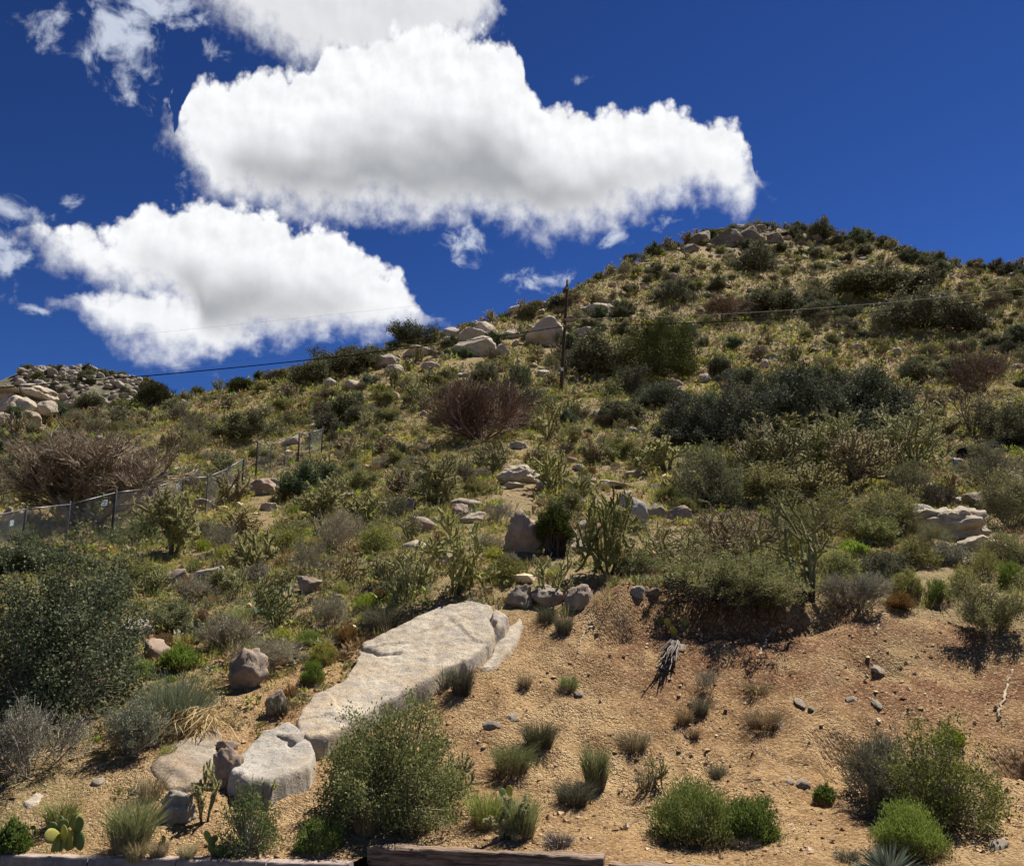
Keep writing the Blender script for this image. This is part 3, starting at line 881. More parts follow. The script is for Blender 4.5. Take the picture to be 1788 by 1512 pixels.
def conifer(seed, w, h, clumps=260, per=60, leaf=(.11, .016), mat='juniper_leaf', split=True):
    rng = np.random.default_rng(seed)
    d = rand_dirs(rng, clumps, .35); d[:, 2] = np.abs(d[:, 2]) * 1.05 - .12
    lump = 1 + .28 * fbm(d * 1.9 + seed, 3)
    C = d * np.array([w / 2, w / 2, h * .55]) * (lump * rng.uniform(.45, 1, clumps) ** .5)[:, None] + np.array([0, 0, h * .42])
    g1 = G(); g2 = g1 if not split else G()
    S = np.repeat(np.array([[0, 0, -.05]]), clumps, 0) + rng.normal(size=(clumps, 3)) * np.array([.12, .12, 0])
    P = np.stack([S, S * .45 + C * .55 + np.array([0, 0, -.06 * h]), C], 1)
    tubes(g1, P, taper(.045 * h / 3, .008, 3, clumps), 4, rng.random(clumps), None, 0)
    cc = np.repeat(C, per, 0) + rng.normal(size=(clumps * per, 3)) * w * .055
    out = nrm(np.repeat(d, per, 0) + rng.normal(size=(clumps * per, 3)) * .55 + np.array([0, 0, .5]))
    leaves(g2, cc, out, rand_dirs(rng, len(cc)), leaf[0] * rng.uniform(.6, 1.3, len(cc)), leaf[1], rng.random(len(cc)) ** 1.2, 0 if split else 1)
    if split:
        return g1.mesh('trunk', M['bark']), g2.mesh('crown', M[mat])
    return g1.mesh('shrub', [M['bark'], M[mat]])

def mound(seed, w, h, clumps=260, per=50, leaf=(.03, .009), mat='olive_leaf', twig='grey_twig', up=.4, sig=.07, lump=.22, low=-.08, out=.0, tip=.8, ntw=200):
    """dense rounded shrub: leaf clumps over a dome, on many thin stems"""
    rng = np.random.default_rng(seed)
    a = rng.uniform(0, 2 * math.pi, clumps); sz = rng.uniform(low, 1, clumps); cz = np.sqrt(np.clip(1 - sz * sz, 0, 1))
    d = np.stack([np.cos(a) * cz, np.sin(a) * cz, sz], -1)
    rr = (1 + lump * fbm(d * 2.0 + seed, 3)) * rng.uniform(.25, 1, clumps) ** .33 * .93
    C = d * np.array([w / 2, w / 2, h]) * rr[:, None]; C[:, 2] = np.maximum(C[:, 2], .02)
    g1 = G(); g2 = G()
    n = min(ntw, clumps); T = C[rng.permutation(clumps)[:n]] * 1.04
    S = np.stack([rng.normal(size=n) * w * .05, rng.normal(size=n) * w * .05, np.full(n, -.04)], -1)
    Md = S * .45 + T * .55 + np.array([0, 0, .06 * h]) + rng.normal(size=(n, 3)) * w * .02
    tubes(g1, np.stack([S, Md, T], 1), taper(.008, .002, 3, n), 3, rng.random(n), None, 0, cap=False)
    cc = np.repeat(C, per, 0) + rng.normal(size=(clumps * per, 3)) * np.array([w, w, h * 1.4]) * sig
    keep = cc[:, 2] > -.02; cc = cc[keep]
    dd = nrm(np.repeat(d, per, 0)[keep] * out + rng.normal(size=cc.shape) * .7 + np.array([0, 0, up]))
    tt = np.clip(np.repeat(rng.random(clumps), per)[keep] * .5 + rng.random(len(cc)) * .5, 0, 1)
    leaves(g2, cc, dd, rand_dirs(rng, len(cc), .5), leaf[0] * rng.uniform(.6, 1.4, len(cc)), leaf[1] * rng.uniform(.7, 1.3, len(cc)), tt, 0, np.clip(.15 + cc[:, 2] / h * 1.1, 0, 1))
    return g1.mesh('stems', M[twig]), g2.mesh('foliage', M[mat])

def yucca(seed, n=170, L=.62):
    rng = np.random.default_rng(seed)
    a = rng.uniform(0, 2 * math.pi, n); e = np.arcsin(rng.uniform(.05, 1, n))
    D = np.stack([np.cos(a) * np.cos(e), np.sin(a) * np.cos(e), np.sin(e)], -1)
    S = D * .03; T = D * (L * rng.uniform(.75, 1.05, n))[:, None]
    Md = S * .5 + T * .5 + np.array([0, 0, .01])
    g = G()
    blades(g, np.stack([S, Md, T], 1), np.array([.010, .0085, 0])[None].repeat(n, 0), nrm(np.cross(D, rng.normal(size=(n, 3)))), rng.random(n))
    return g.mesh('blades', M['yucca'])

def pad_mesh(name, mat):
    g = G()
    nu, nv = 14, 9
    u = np.arange(nu) / nu * 2 * math.pi; v = np.linspace(-math.pi / 2, math.pi / 2, nv)
    V = []
    for b_ in v:
        for a_ in u:
            x, y = math.cos(b_) * math.cos(a_), math.sin(b_)
            wv = .5 * (.78 + .22 * y)
            V.append((x * wv, math.cos(b_) * math.sin(a_) * .10, (y + 1) * .62))
    idx = np.arange(nu * nv).reshape(nv, nu)
    q = np.stack([idx[:-1], np.roll(idx[:-1], -1, 1), np.roll(idx[1:], -1, 1), idx[1:]], -1).reshape(-1, 4)
    g.add(np.array(V), q)
    return g.mesh(name, M[mat], smooth=True)
PADS = [pad_mesh('pad', 'pad'), pad_mesh('pad', 'pad_yellow'), pad_mesh('pad', 'pad_blue')]

def prickly_pear(px, py, wpx, n, seed, label, mix=(.6, .2), size=1.0):
    p = at(px, py); rng = np.random.default_rng(seed)
    w = wpx * mpp(p); s = .30 * w if n > 4 else .42 * w
    s = min(max(s * size, .07), .15)
    t = thing('prickly_pear', label, 'cactus', p, (0, 0, 0), 1.0, 'prickly pear cacti')
    placed = []
    for k in range(n):
        if k < max(2, n // 2):
            loc = np.array([rng.uniform(-.42, .42) * w, rng.uniform(-.25, .25) * w, -.03]); lean = rng.normal() * .30; fwd = rng.normal() * .3
        else:
            q, ql, qf = placed[rng.integers(0, max(2, n // 2))]
            loc = q + np.array([math.sin(ql) * s * 1.05, -math.sin(qf) * s * 1.0, s * 1.0 * math.cos(ql)]); lean = ql + rng.normal() * .45; fwd = qf + rng.normal() * .3
        placed.append((loc, lean, fwd))
        u = rng.random(); m = 0 if u < mix[0] else (1 if u < mix[0] + mix[1] else 2)
        obj('pad', PADS[m], t, loc, (fwd, lean, rng.normal() * .6), s * rng.uniform(.8, 1.1))
    return t

# ------------------------------------------------------------------ rocks
_ico = {}
def ico(sub):
    if sub not in _ico:
        bm = bmesh.new(); bmesh.ops.create_icosphere(bm, subdivisions=sub, radius=1.0)
        V = np.array([v.co[:] for v in bm.verts]); F = np.array([[v.index for v in f.verts] for f in bm.faces]); bm.free()
        _ico[sub] = (V, F)
    return _ico[sub]

def rock_mesh(seed, sub=4, cuts=7, rough=.16, mat='granite', box=.0, smooth=True):
    rng = np.random.default_rng(seed)
    V, F = ico(sub); V = V.copy()
    if box:
        V = np.sign(V) * np.abs(V) ** (1 - box); V = V / np.abs(V).max()
    V = V * (1 + .28 * fbm(V * .9 + seed * 3.1, 2)[:, None])
    for _ in range(cuts):
        n = nrm(rng.normal(size=3)); d = rng.uniform(.52, .80)
        ex = np.maximum(V @ n - d, 0)
        V = V - (ex * .92)[:, None] * n
    V = V * (1 + rough * fbm(V * 2.4 + seed, 5, .55)[:, None])
    cr = np.abs(fbm(V * 1.6 - seed * 1.7, 3)); V = V * (1 - .07 * (1 - sstep(cr, 0, .07)))[:, None]
    mn, mxx = V.min(0), V.max(0)
    V = (V - (mn + mxx) / 2) / ((mxx - mn) / 2)
    g = G(); g.add(V, F)
    return g.mesh('rock', M[mat], smooth=smooth)

def rock(l, r, top, base, label, seed, mat='granite', sub=4, cuts=7, rough=.16, depth=.8, rz=None, tilt=(0, 0), sink=.22, cat='boulder', name='boulder', group=None, box=0.0):
    """boulder that spans l..r, top..base in the photograph, standing on the ground"""
    p = at((l + r) / 2, base); k = mpp(p); w = (r - l) * k; h = (base - top) * k
    rng = np.random.default_rng(seed + 991)
    me = rock_mesh(seed, sub, cuts, rough, mat, box)
    hz = h * (1 + sink)
    o = obj(name, me, None, (p[0], p[1] + w * depth * .40, p[2] + h - hz / 2), (tilt[0], tilt[1], 0), (w / 2, w * depth / 2, hz / 2))
    return tag(o, label, cat, group)

def slab(poly, lift, label, seed, mat='granite', res=.028, edge=.22, rough=.05, name='boulder', sharp=.75, cracks=(), ledge=.03):
    """broad outcrop: its upper face outlined in the photograph, standing lift metres out of the slope"""
    pts = []
    for (px, py) in poly:
        d = pix_dir(px, py); h_ = math.hypot(d[0], d[1]); rs = np.linspace(8.3, 20, 1600)
        gz = height(d[0] / h_ * rs, d[1] / h_ * rs) + lift - (CAM_H + d[2] / h_ * rs)
        k = int(np.argmax(gz > 0)); pts.append((d[0] / h_ * rs[k], d[1] / h_ * rs[k]))
    pts = np.array(pts)
    # round the outline
    n = len(pts); tt = np.linspace(0, n, n * 12, endpoint=False); i0 = tt.astype(int); f = (tt - i0)[:, None]
    g_ = lambda k: pts[(i0 + k) % n]
    cr = .5 * ((2 * g_(0)) + (-g_(-1) + g_(1)) * f + (2 * g_(-1) - 5 * g_(0) + 4 * g_(1) - g_(2)) * f ** 2 + (-g_(-1) + 3 * g_(0) - 3 * g_(1) + g_(2)) * f ** 3)
    if sharp:
        lin_ = g_(0) * (1 - f) + g_(1) * f
        cr = cr * (1 - sharp) + lin_ * sharp
        q3 = np.concatenate([cr, 0 * cr[:, :1] + seed], 1); cr = cr + .05 * np.stack([fbm(q3 * 3.0, 3), fbm(q3 * 3.0 + 50, 3)], -1)
    x0, y0 = cr.min(0) - res * 2; x1, y1 = cr.max(0) + res * 2
    xs = np.arange(x0, x1, res); ys = np.arange(y0, y1, res)
    X, Y = np.meshgrid(xs, ys, indexing='ij'); Q = np.stack([X.ravel(), Y.ravel()], -1)
    A = cr; B = np.roll(cr, -1, 0)
    ins = np.zeros(len(Q), bool); dist = np.full(len(Q), 9.0)
    for a_, b_ in zip(A, B):
        c = ((a_[1] > Q[:, 1]) != (b_[1] > Q[:, 1]))
        with np.errstate(divide='ignore', invalid='ignore'):
            xi = (b_[0] - a_[0]) * (Q[:, 1] - a_[1]) / (b_[1] - a_[1] + 1e-12) + a_[0]
        ins ^= c & (Q[:, 0] < xi)
        ab = b_ - a_; u = np.clip(((Q - a_) @ ab) / (ab @ ab + 1e-12), 0, 1)
        dist = np.minimum(dist, np.linalg.norm(Q - a_ - u[:, None] * ab, axis=1))
    sd_ = np.where(ins, dist, -dist)
    zg = height(Q[:, 0], Q[:, 1])
    # smooth base plane under the rock
    c = np.concatenate([np.ones((len(Q), 1)), Q, Q[:, :1] ** 2, Q[:, 1:] ** 2, Q[:, :1] * Q[:, 1:]], 1)
    sol = np.linalg.lstsq(c[ins], zg[ins], rcond=None)[0]; zb = c @ sol
    e = np.clip(sd_ / edge, 0, 1)
    p3 = np.stack([Q[:, 0], Q[:, 1], zb], -1)
    z = zb + lift * np.sqrt(np.clip(1 - (1 - e) ** 2.6, 0, 1)) + rough * fbm(p3 * 1.7 + seed, 4) * e ** .5 + .014 * fbm(p3 * 8 + seed, 4)
    
    for line in cracks:
        L = np.array([at(*q)[:2] for q in line]); dc = np.full(len(Q), 9.0)
        wob_ = .05 * np.stack([fbm(p3 * 4 + 7, 2), fbm(p3 * 4 + 70, 2)], -1)
        for a_, b_ in zip(L[:-1], L[1:]):
            ab = b_ - a_; u = np.clip(((Q + wob_ - a_) @ ab) / (ab @ ab + 1e-12), 0, 1)
            dc = np.minimum(dc, np.linalg.norm(Q + wob_ - a_ - u[:, None] * ab, axis=1))
        z = z - .085 * (1 - sstep(dc, .008, .045)) * sstep(e, 0, .5)
    # ledges where sheets of rock have come away
    led = fbm(p3 * np.array([.8, .8, .8]) + seed * 5.1, 2); z = z - ledge * sstep(led, .02, .06) * e
    z = np.where(sd_ < 0, zg - .25, z)
    keep = (sd_ > -res * 1.6).reshape(X.shape)
    g = G(); idx = np.arange(X.size).reshape(X.shape)
    ok = keep[:-1, :-1] & keep[1:, :-1] & keep[1:, 1:] & keep[:-1, 1:]
    q = np.stack([idx[:-1, :-1], idx[1:, :-1], idx[1:, 1:], idx[:-1, 1:]], -1)[ok]
    o3 = np.array([*cr.mean(0), zb[ins].mean()])
    V = np.stack([Q[:, 0], Q[:, 1], z], -1) - o3
    used = np.unique(q); mp = np.full(X.size, -1); mp[used] = np.arange(len(used))
    g.add(V[used], mp[q])
    o = obj(name, g.mesh('rock', M[mat], smooth=True), None, o3)
    return tag(o, label, 'boulder')

# ------------------------------------------------------------------ kerb, timbers
TAKEN = []                                   # (x, y, radius) kept free by the scatter
def take(p, r):
    TAKEN.append((p[0], p[1], r))

def corridor(p, r, n=5, step=.9):
    # keep the ground in front of a landmark free so that it stays in sight
    p = np.array(p); u = -p[:2] / np.linalg.norm(p[:2])
    take(p, r)
    if p[1] < 14: return
    for k in range(1, n + 1):
        q = p[:2] + u * (r + step * k * (1 + p[1] / 60)); TAKEN.append((q[0], q[1], r * .85))

def bevel_box(sx, sy, sz, rng, seg=14, wob=.012, name='block', mat='kerb', rnd=.018):
    """block with worn edges, long axis x, origin at the middle of its base"""
    xs = np.linspace(-sx / 2, sx / 2, seg)
    prof = []
    for (cx, cz, a0) in ((1, 0, -90), (1, 1, 0), (-1, 1, 90), (-1, 0, 180)):
        for a in (a0 + 10, a0 + 45, a0 + 80):
            prof.append((cx * (sy / 2 - rnd) + rnd * math.cos(R(a)), (rnd if cz == 0 else sz - rnd) + rnd * math.sin(R(a))))
    prof = np.array(prof); n = len(prof)
    V = np.zeros((seg, n, 3)); V[:, :, 0] = xs[:, None]; V[:, :, 1] = prof[None, :, 0]; V[:, :, 2] = prof[None, :, 1]
    off = rng.uniform(0, 50)
    V += wob * np.stack([fbm(V * 5 + off, 3) * .4, fbm(V * 5 + off + 9, 3), fbm(V * 5 + off + 21, 3)], -1)
    idx = np.arange(seg * n).reshape(seg, n)
    q = np.stack([idx[:-1], np.roll(idx[:-1], -1, 1), np.roll(idx[1:], -1, 1), idx[1:]], -1).reshape(-1, 4)[:, ::-1]
    g = G(); g.add(V, q); g.f.append((idx[:1], 0)); g.f.append((idx[-1:, ::-1], 0))
    return g.mesh(name, M[mat], smooth=False)

rngk = np.random.default_rng(3)
kerb = thing('kerb', 'low brown concrete kerb edging the planted slope', 'kerb', (-4.82, 9.05, 0))
kd = np.array([3.30, -.33]); kl = np.linalg.norm(kd); kd /= kl
pos = -3.4
while pos < kl + .02:
    L = min(.86 + rngk.uniform(-.03, .03), kl - pos + .06)
    if L > .2:
        c = kd * (pos + L / 2)
        obj('stone', bevel_box(L - .014, .16, .20, rngk, name='kerb_stone'), kerb, (c[0] - kd[1] * .07, c[1] + .07, -.035), (0, 0, math.atan2(kd[1], kd[0])))
    pos += L

def timber(p0, p1, zt, label, seed, hh=.17):
    p0 = np.array(p0); p1 = np.array(p1); d = p1 - p0; L = np.linalg.norm(d); rg = np.random.default_rng(seed)
    c = (p0 + p1) / 2; nrm2 = np.array([-d[1], d[0]]) / L
    c = c + nrm2 * .10
    o = obj('timber', bevel_box(L - .02, .19, hh, rg, 40, .022, 'timber', 'timber', .022), None, (c[0], c[1], zt - hh), (rg.normal() * .02, 0, math.atan2(d[1], d[0])))
    return tag(o, label, 'timber', 'timbers edging the bank')
timber((-1.36, 8.95), (.81, 8.47), .262, 'weathered railway timber edging the bank, the long one with a pale worn top', 5)
timber((-1.25, 8.90), (1.0, 8.40), .088, 'dark lower timber half hidden beneath the long weathered one', 6, .14)
timber((.84, 8.47), (3.05, 7.85), .215, 'dark timber laid end to end with the long one, running out at the bottom', 7)

# ------------------------------------------------------------------ the big rocks
slab([(512,1252),(536,1288),(580,1284),(680,1222),(770,1172),(830,1134),(862,1108),(892,1082),(868,1066),(830,1050),(770,1056),(700,1088),(632,1118),(622,1150),(604,1178),(545,1202)],
     .25, 'long pale granite slab lying up the bank, the largest rock', 11, 'granite', edge=.05, res=.02, rough=.022, sharp=.9,
     cracks=[[(872,1072),(858,1105),(866,1135)], [(622,1158),(660,1172),(700,1170)]])
slab([(404,1322),(402,1345),(430,1364),(480,1364),(540,1340),(556,1304),(540,1276),(510,1256),(460,1272),(424,1300)],
     .24, 'light grey granite boulder below the lower end of the long slab', 12, 'granite_grey', edge=.07, res=.022, rough=.03, sharp=.95, cracks=[[(420,1310),(450,1312),(480,1300)], [(500,1335),(520,1318),(548,1312)]])
slab([(905,1072),(868,1120),(838,1160),(868,1158),(905,1118),(912,1090)], .08, 'small orange-tan slab along the upper right edge of the long slab', 13, 'granite', edge=.08)
slab([(262,1335),(300,1372),(345,1372),(375,1322),(392,1280),(372,1264),(330,1284),(285,1304)], .07, 'flat dull brown slab under the beargrass clump', 14, 'granite_dark', edge=.10)
slab([(38,1396),(48,1408),(70,1400),(76,1386),(58,1382)], .03, 'small orange slab in the bare soil near the kerb', 16, 'granite', edge=.05)
RK = [
 (264,336,1384,1436,'small whitish rock just above the straw tufts',15,'granite_grey',{'cuts':11,'sink':.3}),
 (364,416,1308,1378,'shaded grey boulder leaning on the left of the light grey one',20,'granite_pink',{'cuts':9}),
 (386,462,1132,1206,'striped pinkish boulder with a dark face above the beargrass',21,'granite_pink',{}),
 (458,500,1205,1250,'small grey boulder on the path left of the slab end',22,'granite_pink',{}),
 (880,930,1018,1062,'dark jagged boulder on the brow right above the long slab',23,'granite_dark',{'cuts':12}),
 (922,992,1016,1058,'low shadowed boulder on the brow beside the jagged one',24,'granite_dark',{}),
 (985,1042,1018,1064,'round pinkish boulder at the left end of the bare brow',25,'granite_pink',{}),
 (1100,1128,1022,1046,'small lichen spotted boulder on the bare brow',26,'granite_grey',{}),
 (1126,1156,1024,1042,'small dark stone on the brow beside the lichen spotted one',27,'granite_dark',{}),
 (760,796,964,992,'grey rounded boulder between the chollas above the slab',28,'granite_pink',{}),
 (512,560,1004,1036,'pinkish boulder under a grey shrub, left of centre',29,'granite_pink',{}),
 (572,606,1036,1054,'dark flat stone behind the long slab',30,'granite_dark',{}),
 (878,958,884,968,'tall reddish boulder with a cleft face in mid slope',31,'granite_pink',{'cuts':11,'rough':.22}),
 (800,850,888,912,'flat pale boulder left of the tall reddish one',32,'granite',{}),
 (786,818,872,902,'pinkish boulder behind the flat pale one',33,'granite_pink',{}),
 (978,1014,918,952,'pale wedge boulder right of the tall reddish one',34,'granite_grey',{}),
 (990,1046,940,962,'low pale boulder in front of the wedge boulder',35,'granite',{}),
 (1004,1044,904,926,'dark flat boulder behind the wedge boulder',36,'granite_dark',{}),
 (1070,1136,852,922,'tall grey slab leaning upright beside a cholla',37,'granite_grey',{'cuts':10,'depth':.5,'tilt':(0,-.25)}),
 (1162,1216,880,910,'dark boulder below the round green shrub',38,'granite_dark',{}),
 (1130,1165,876,905,'brownish boulder next to the leaning slab',39,'granite_dark',{}),
 (1036,1112,830,850,'flat sunlit slab on the slope, nearly white',40,'granite',{'depth':.9}),
 (1088,1138,816,834,'dark boulder behind the flat sunlit slab',41,'granite_dark',{}),
 (1012,1046,824,842,'small boulder left of the flat sunlit slab',42,'granite_pink',{}),
 (864,952,806,846,'wide tan boulder split by a groove in mid slope',43,'granite',{'sub':5}),
 (878,918,838,852,'small tan rock at the foot of the split boulder',44,'granite',{}),
 (884,924,768,784,'flat tan rock under the reddish bare shrub',45,'granite',{}),
 (420,480,832,864,'tan boulder at the upper end of the near fence run',46,'granite_pink',{}),
 (448,486,876,892,'small pale boulder below the one beside the fence',47,'granite',{}),
 (630,662,830,842,'small dark boulder in the middle of the left slope',48,'granite_pink',{}),
 (590,618,858,874,'low dark boulder left of centre in the brush',49,'granite_dark',{}),
 (672,692,790,806,'small upright tan rock left of the reddish bare shrub',50,'granite',{}),
 (1602,1752,872,946,'large pale boulder with a hollow dark face at the right',51,'granite',{'sub':5,'cuts':8,'rough':.24}),
 (1648,1702,860,884,'small block perched on the large pale boulder',52,'granite_grey',{}),
 (1698,1776,846,892,'dark slanting slab behind the large pale boulder',53,'granite_dark',{'cuts':10,'tilt':(0,.35)}),
 (1690,1775,930,962,'low pale rock at the foot of the large hollow boulder',54,'granite',{}),
 (0,18,882,906,'pale boulder behind the fence at the picture edge',55,'granite',{}),
 (1218,1244,648,668,'pale rock to the lower right of the juniper',56,'granite_grey',{}),
 (1168,1200,660,674,'low rock at the foot of the juniper',57,'granite_pink',{}),
 (755,772,728,742,'tan rock beside the reddish bare shrub',58,'granite',{}),
 (205,228,766,778,'pale rock above the dead tree',59,'granite',{}),
 (440,466,710,722,'pale rounded rock on the left slope below the ridge',60,'granite',{}),
 (428,442,690,702,'pale rock near the ridge on the left',61,'granite',{}),
]
for (l, r, t, b_, lab, sd_, mt, kw) in RK:
    o = rock(l, r, t, b_, lab, sd_, mt, **kw)
    corridor(o.location, (r - l) * .5 * mpp(np.array(o.location)))

ROCKT = np.array(TAKEN)                      # rock footprints and the ground just in front of them stay clear of scrub
for i, (l, r, t, b_, lab) in enumerate([
 (768,806,569,590,'rounded boulder at the left end of the ridge outcrop'),
 (800,846,572,596,'broad boulder in the middle of the ridge outcrop'),
 (830,862,566,588,'boulder at the top right of the ridge outcrop'),
 (824,850,562,576,'small boulder crowning the ridge outcrop'),
 (798,856,592,622,'large boulder with a shadowed face below the ridge outcrop'),
 (770,800,588,600,'low boulder left under the ridge outcrop'),
 (864,888,606,626,'pale boulder below and right of the ridge outcrop'),
 (878,912,574,592,'rounded boulder on the ridge, left of the utility pole'),
 (928,988,564,606,'big dark-sided boulder just behind the utility pole'),
 (1002,1036,570,586,'pale flat boulder just right of the utility pole'),
 (1018,1076,532,550,'long pale boulder above the utility pole'),
 (894,922,531,546,'dark boulder on the skyline left of the pole top'),
 (652,690,622,642,'boulder on the ridge in the row left of the outcrop'),
 (676,702,638,656,'lower boulder of the row left of the outcrop'),
 (700,764,606,622,'long flat boulder between the row and the outcrop'),
 (738,762,634,648,'round boulder on the slope below the ridge row'),
 (568,582,662,676,'little pale rock on the ridge slope, leftmost pair'),
 (600,640,666,680,'low rocks on the ridge slope below the dark shrubs')]):
    e_ = (r - l) * .24; l, r, t = l - e_, r + e_, t - (b_ - t) * .42
    rock(l, r, t, b_, lab, 80 + i, 'granite' if i % 3 else 'granite_far', group='boulders along the ridge', sub=4 if (r - l) > 30 else 3, cuts=9, box=.3, rough=.1)

# summit rocks: tilted slabs
for i, (l, r, t, b_, ry, lab) in enumerate([
 (1196,1250,394,428,-.5,'dark tilted slab at the left end of the summit outcrop'),
 (1222,1300,396,432,-.55,'long tilted slab in the summit outcrop'),
 (1252,1336,388,426,-.5,'largest dark slab of the summit outcrop'),
 (1306,1340,384,404,-.3,'topmost dark block of the summit outcrop'),
 (1180,1222,418,440,-.3,'low slab under the left end of the summit outcrop'),
 (1150,1170,420,436,0,'pale block on the skyline left of the summit outcrop'),
 (1344,1372,396,424,.9,'upright slab right of the summit outcrop'),
 (1372,1452,386,412,-.12,'broad grey slab on the summit skyline'),
 (1392,1440,402,426,-.2,'grey slab below the broad summit slab'),
 (1278,1300,448,462,0,'dark block below the summit slabs'),
 (1276,1330,424,438,-.4,'thin slab under the largest summit slab'),
 (1205,1262,388,408,-.35,'ledge block on the skyline above the left summit slab'),
 (1262,1322,382,400,-.25,'flat ledge on the very top of the summit outcrop'),
 (1322,1378,392,412,-.2,'ledge between the summit outcrop and the broad slab'),
 (1228,1290,420,442,-.45,'dark slab low in the middle of the summit outcrop'),
 (1440,1500,402,420,-.1,'low grey ledge right of the broad summit slab')]):
    e_ = (r - l) * .16; l, r, t = l - e_, r + e_, t + (b_ - t) * .16
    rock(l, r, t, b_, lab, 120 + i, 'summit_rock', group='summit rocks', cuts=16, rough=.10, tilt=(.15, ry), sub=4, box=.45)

# boulder pile at the left edge
for i, (l, r, t, b_, lab) in enumerate([
 (-30,58,684,742,'big smooth boulder of the pile at the left edge'),
 (16,66,696,730,'rounded boulder in the middle of the left pile'),
 (36,102,674,702,'overhanging capstone of the left boulder pile'),
 (-20,40,676,690,'flat top boulder of the pile at the left edge'),
 (62,98,700,726,'lean boulder under the capstone of the left pile'),
 (-10,30,722,748,'low boulder at the foot of the left pile'),
 (28,70,720,746,'base boulder at the right foot of the left pile')]):
    p = at(40, 742); k = mpp(p)
    d = pix_dir((l + r) / 2, (t + b_) / 2); rr = math.hypot(p[0], p[1]) + (1.2 if i in (0, 3, 2) else .2 if i in (1, 4) else -.8)
    h_ = math.hypot(d[0], d[1]); c = np.array([d[0] / h_ * rr, d[1] / h_ * rr, CAM_H + d[2] / h_ * rr])
    me = rock_mesh(150 + i, 5, 3, .05, 'granite')
    o = obj('boulder', me, None, c, (0, (.22 if i == 2 else 0), 0), ((r - l) / 2 * k * 1.04, (r - l) / 2 * k, (b_ - t) / 2 * k * 1.08))
    tag(o, lab, 'boulder', 'boulder pile at the left edge')

# stones lying on the bank
for i, (l, r, t, b_, lab) in enumerate([
 (1354,1368,1258,1282,'upright pale stone in the middle of the bare bank'),
 (1389,1404,1220,1240,'white stone on the upper bare bank'),
 (1524,1538,1220,1240,'white stone above the burrows on the bank'),
 (1478,1496,1218,1230,'orange stone on the bank, left of the white one above the burrows'),
 (1732,1758,1466,1492,'angular tan stone at the lower right corner'),
 (1412,1424,1234,1243,'small tan stone right of the upright pale one'),
 (884,902,1248,1262,'tan stone beside the olive shrub'),
 (845,872,1262,1274,'flat tan stone at the right of the olive shrub'),
 (1004,1018,1208,1218,'little dark stone on the bank below the two tufts'),
 (1390,1412,1362,1376,'tan stone pair member below the burrows'),
 (1372,1386,1362,1373,'little stone left of the tan stone pair'),
 (1524,1540,1160,1180,'pale stone in the eroded hollow of the bank'),
 (1184,1196,1125,1140,'pale stone beside the dead cactus stump'),
 (230,250,1376,1390,'orange rounded stone on the lower left slope'),
 (160,180,1360,1374,'white stone in shade on the lower left slope'),
 (400,420,1160,1175,'small pale stone near the striped boulder')]):
    p = at((l + r) / 2, (t + b_) / 2); k_ = mpp(p); w_ = (r - l) * k_; h_ = (b_ - t) * k_
    o = obj('stone', rock_mesh(200 + i, 3, 9, .12, 'granite'), None, p + np.array([0, 0, .01]), (R(30), 0, rngk.uniform(-.5, .5)), (w_ * .6, h_ * .85, w_ * .34))
    tag(o, lab, 'stone')

# bleached roots exposed in the bank
for i, (pts, lab) in enumerate([
 ([(1768,1170),(1764,1185),(1757,1197),(1756,1212),(1750,1228),(1746,1245),(1744,1256)], 'bleached root winding down the bank at the right edge'),
 ([(1545,1072),(1536,1086),(1530,1100),(1528,1108)], 'short bleached root at the brow above the eroded hollow'),
 ([(1352,1098),(1340,1112),(1334,1128),(1326,1144)], 'thin bleached root below the overhanging shrub'),
 ([(1034,1085),(1022,1104),(1014,1122),(1008,1140)], 'bleached root below the round boulder on the brow')]):
    P = np.array([at(*q) for q in pts]); tt = np.linspace(0, len(P) - 1, 22)
    Q = np.stack([np.interp(tt, np.arange(len(P)), P[:, c]) for c in range(3)], -1)
    rg = np.random.default_rng(i); Q += rg.normal(size=Q.shape) * .014; Q[:, 2] += .004 + .012 * np.sin(np.arange(22) * 1.9)
    g = G(); tubes(g, (Q - Q[0])[None], (.011 + .012 * rg.random((1, 22)) * (rg.random((1, 22)) > .25)), 5)
    tag(obj('root', g.mesh('root', M['root'], smooth=True), None, Q[0]), lab, 'root', 'roots exposed in the bank')

# ------------------------------------------------------------------ named plants
_shared = {}
def hero(name, label, cat, px, py, wpx, hpx, maker, parts, rz=0.0, clear=.45, group=None, tilt=0.0, key=None):
    p = at(px, py); k = mpp(p); w, h = wpx * k, hpx * k
    sc = 1.0
    if key is not None:                       # plants of one kind share a few shapes, each scaled and turned its own way
        if key not in _shared: _shared[key] = (maker(w, h), w, h)
        ms, w0, h0 = _shared[key]; sc = (w / w0, w / w0, h / h0)
        rz = rz + (px * 7.7 + py * 3.1) % 6.28
    else:
        ms = maker(w, h)
    if not isinstance(ms, tuple): ms = (ms,)
    t = thing(name, label, cat, p - np.array([0, 0, .02]), (0, tilt, rz), sc, group)
    last = None
    for nm, me in zip(parts, ms):
        if me is not None: last = obj(nm, me, last if nm == 'spines' else t)
    corridor(p, clear * w, 2)
    return t
SF = ('stems', 'foliage')
TB = ('trunk', 'branches', 'spines')

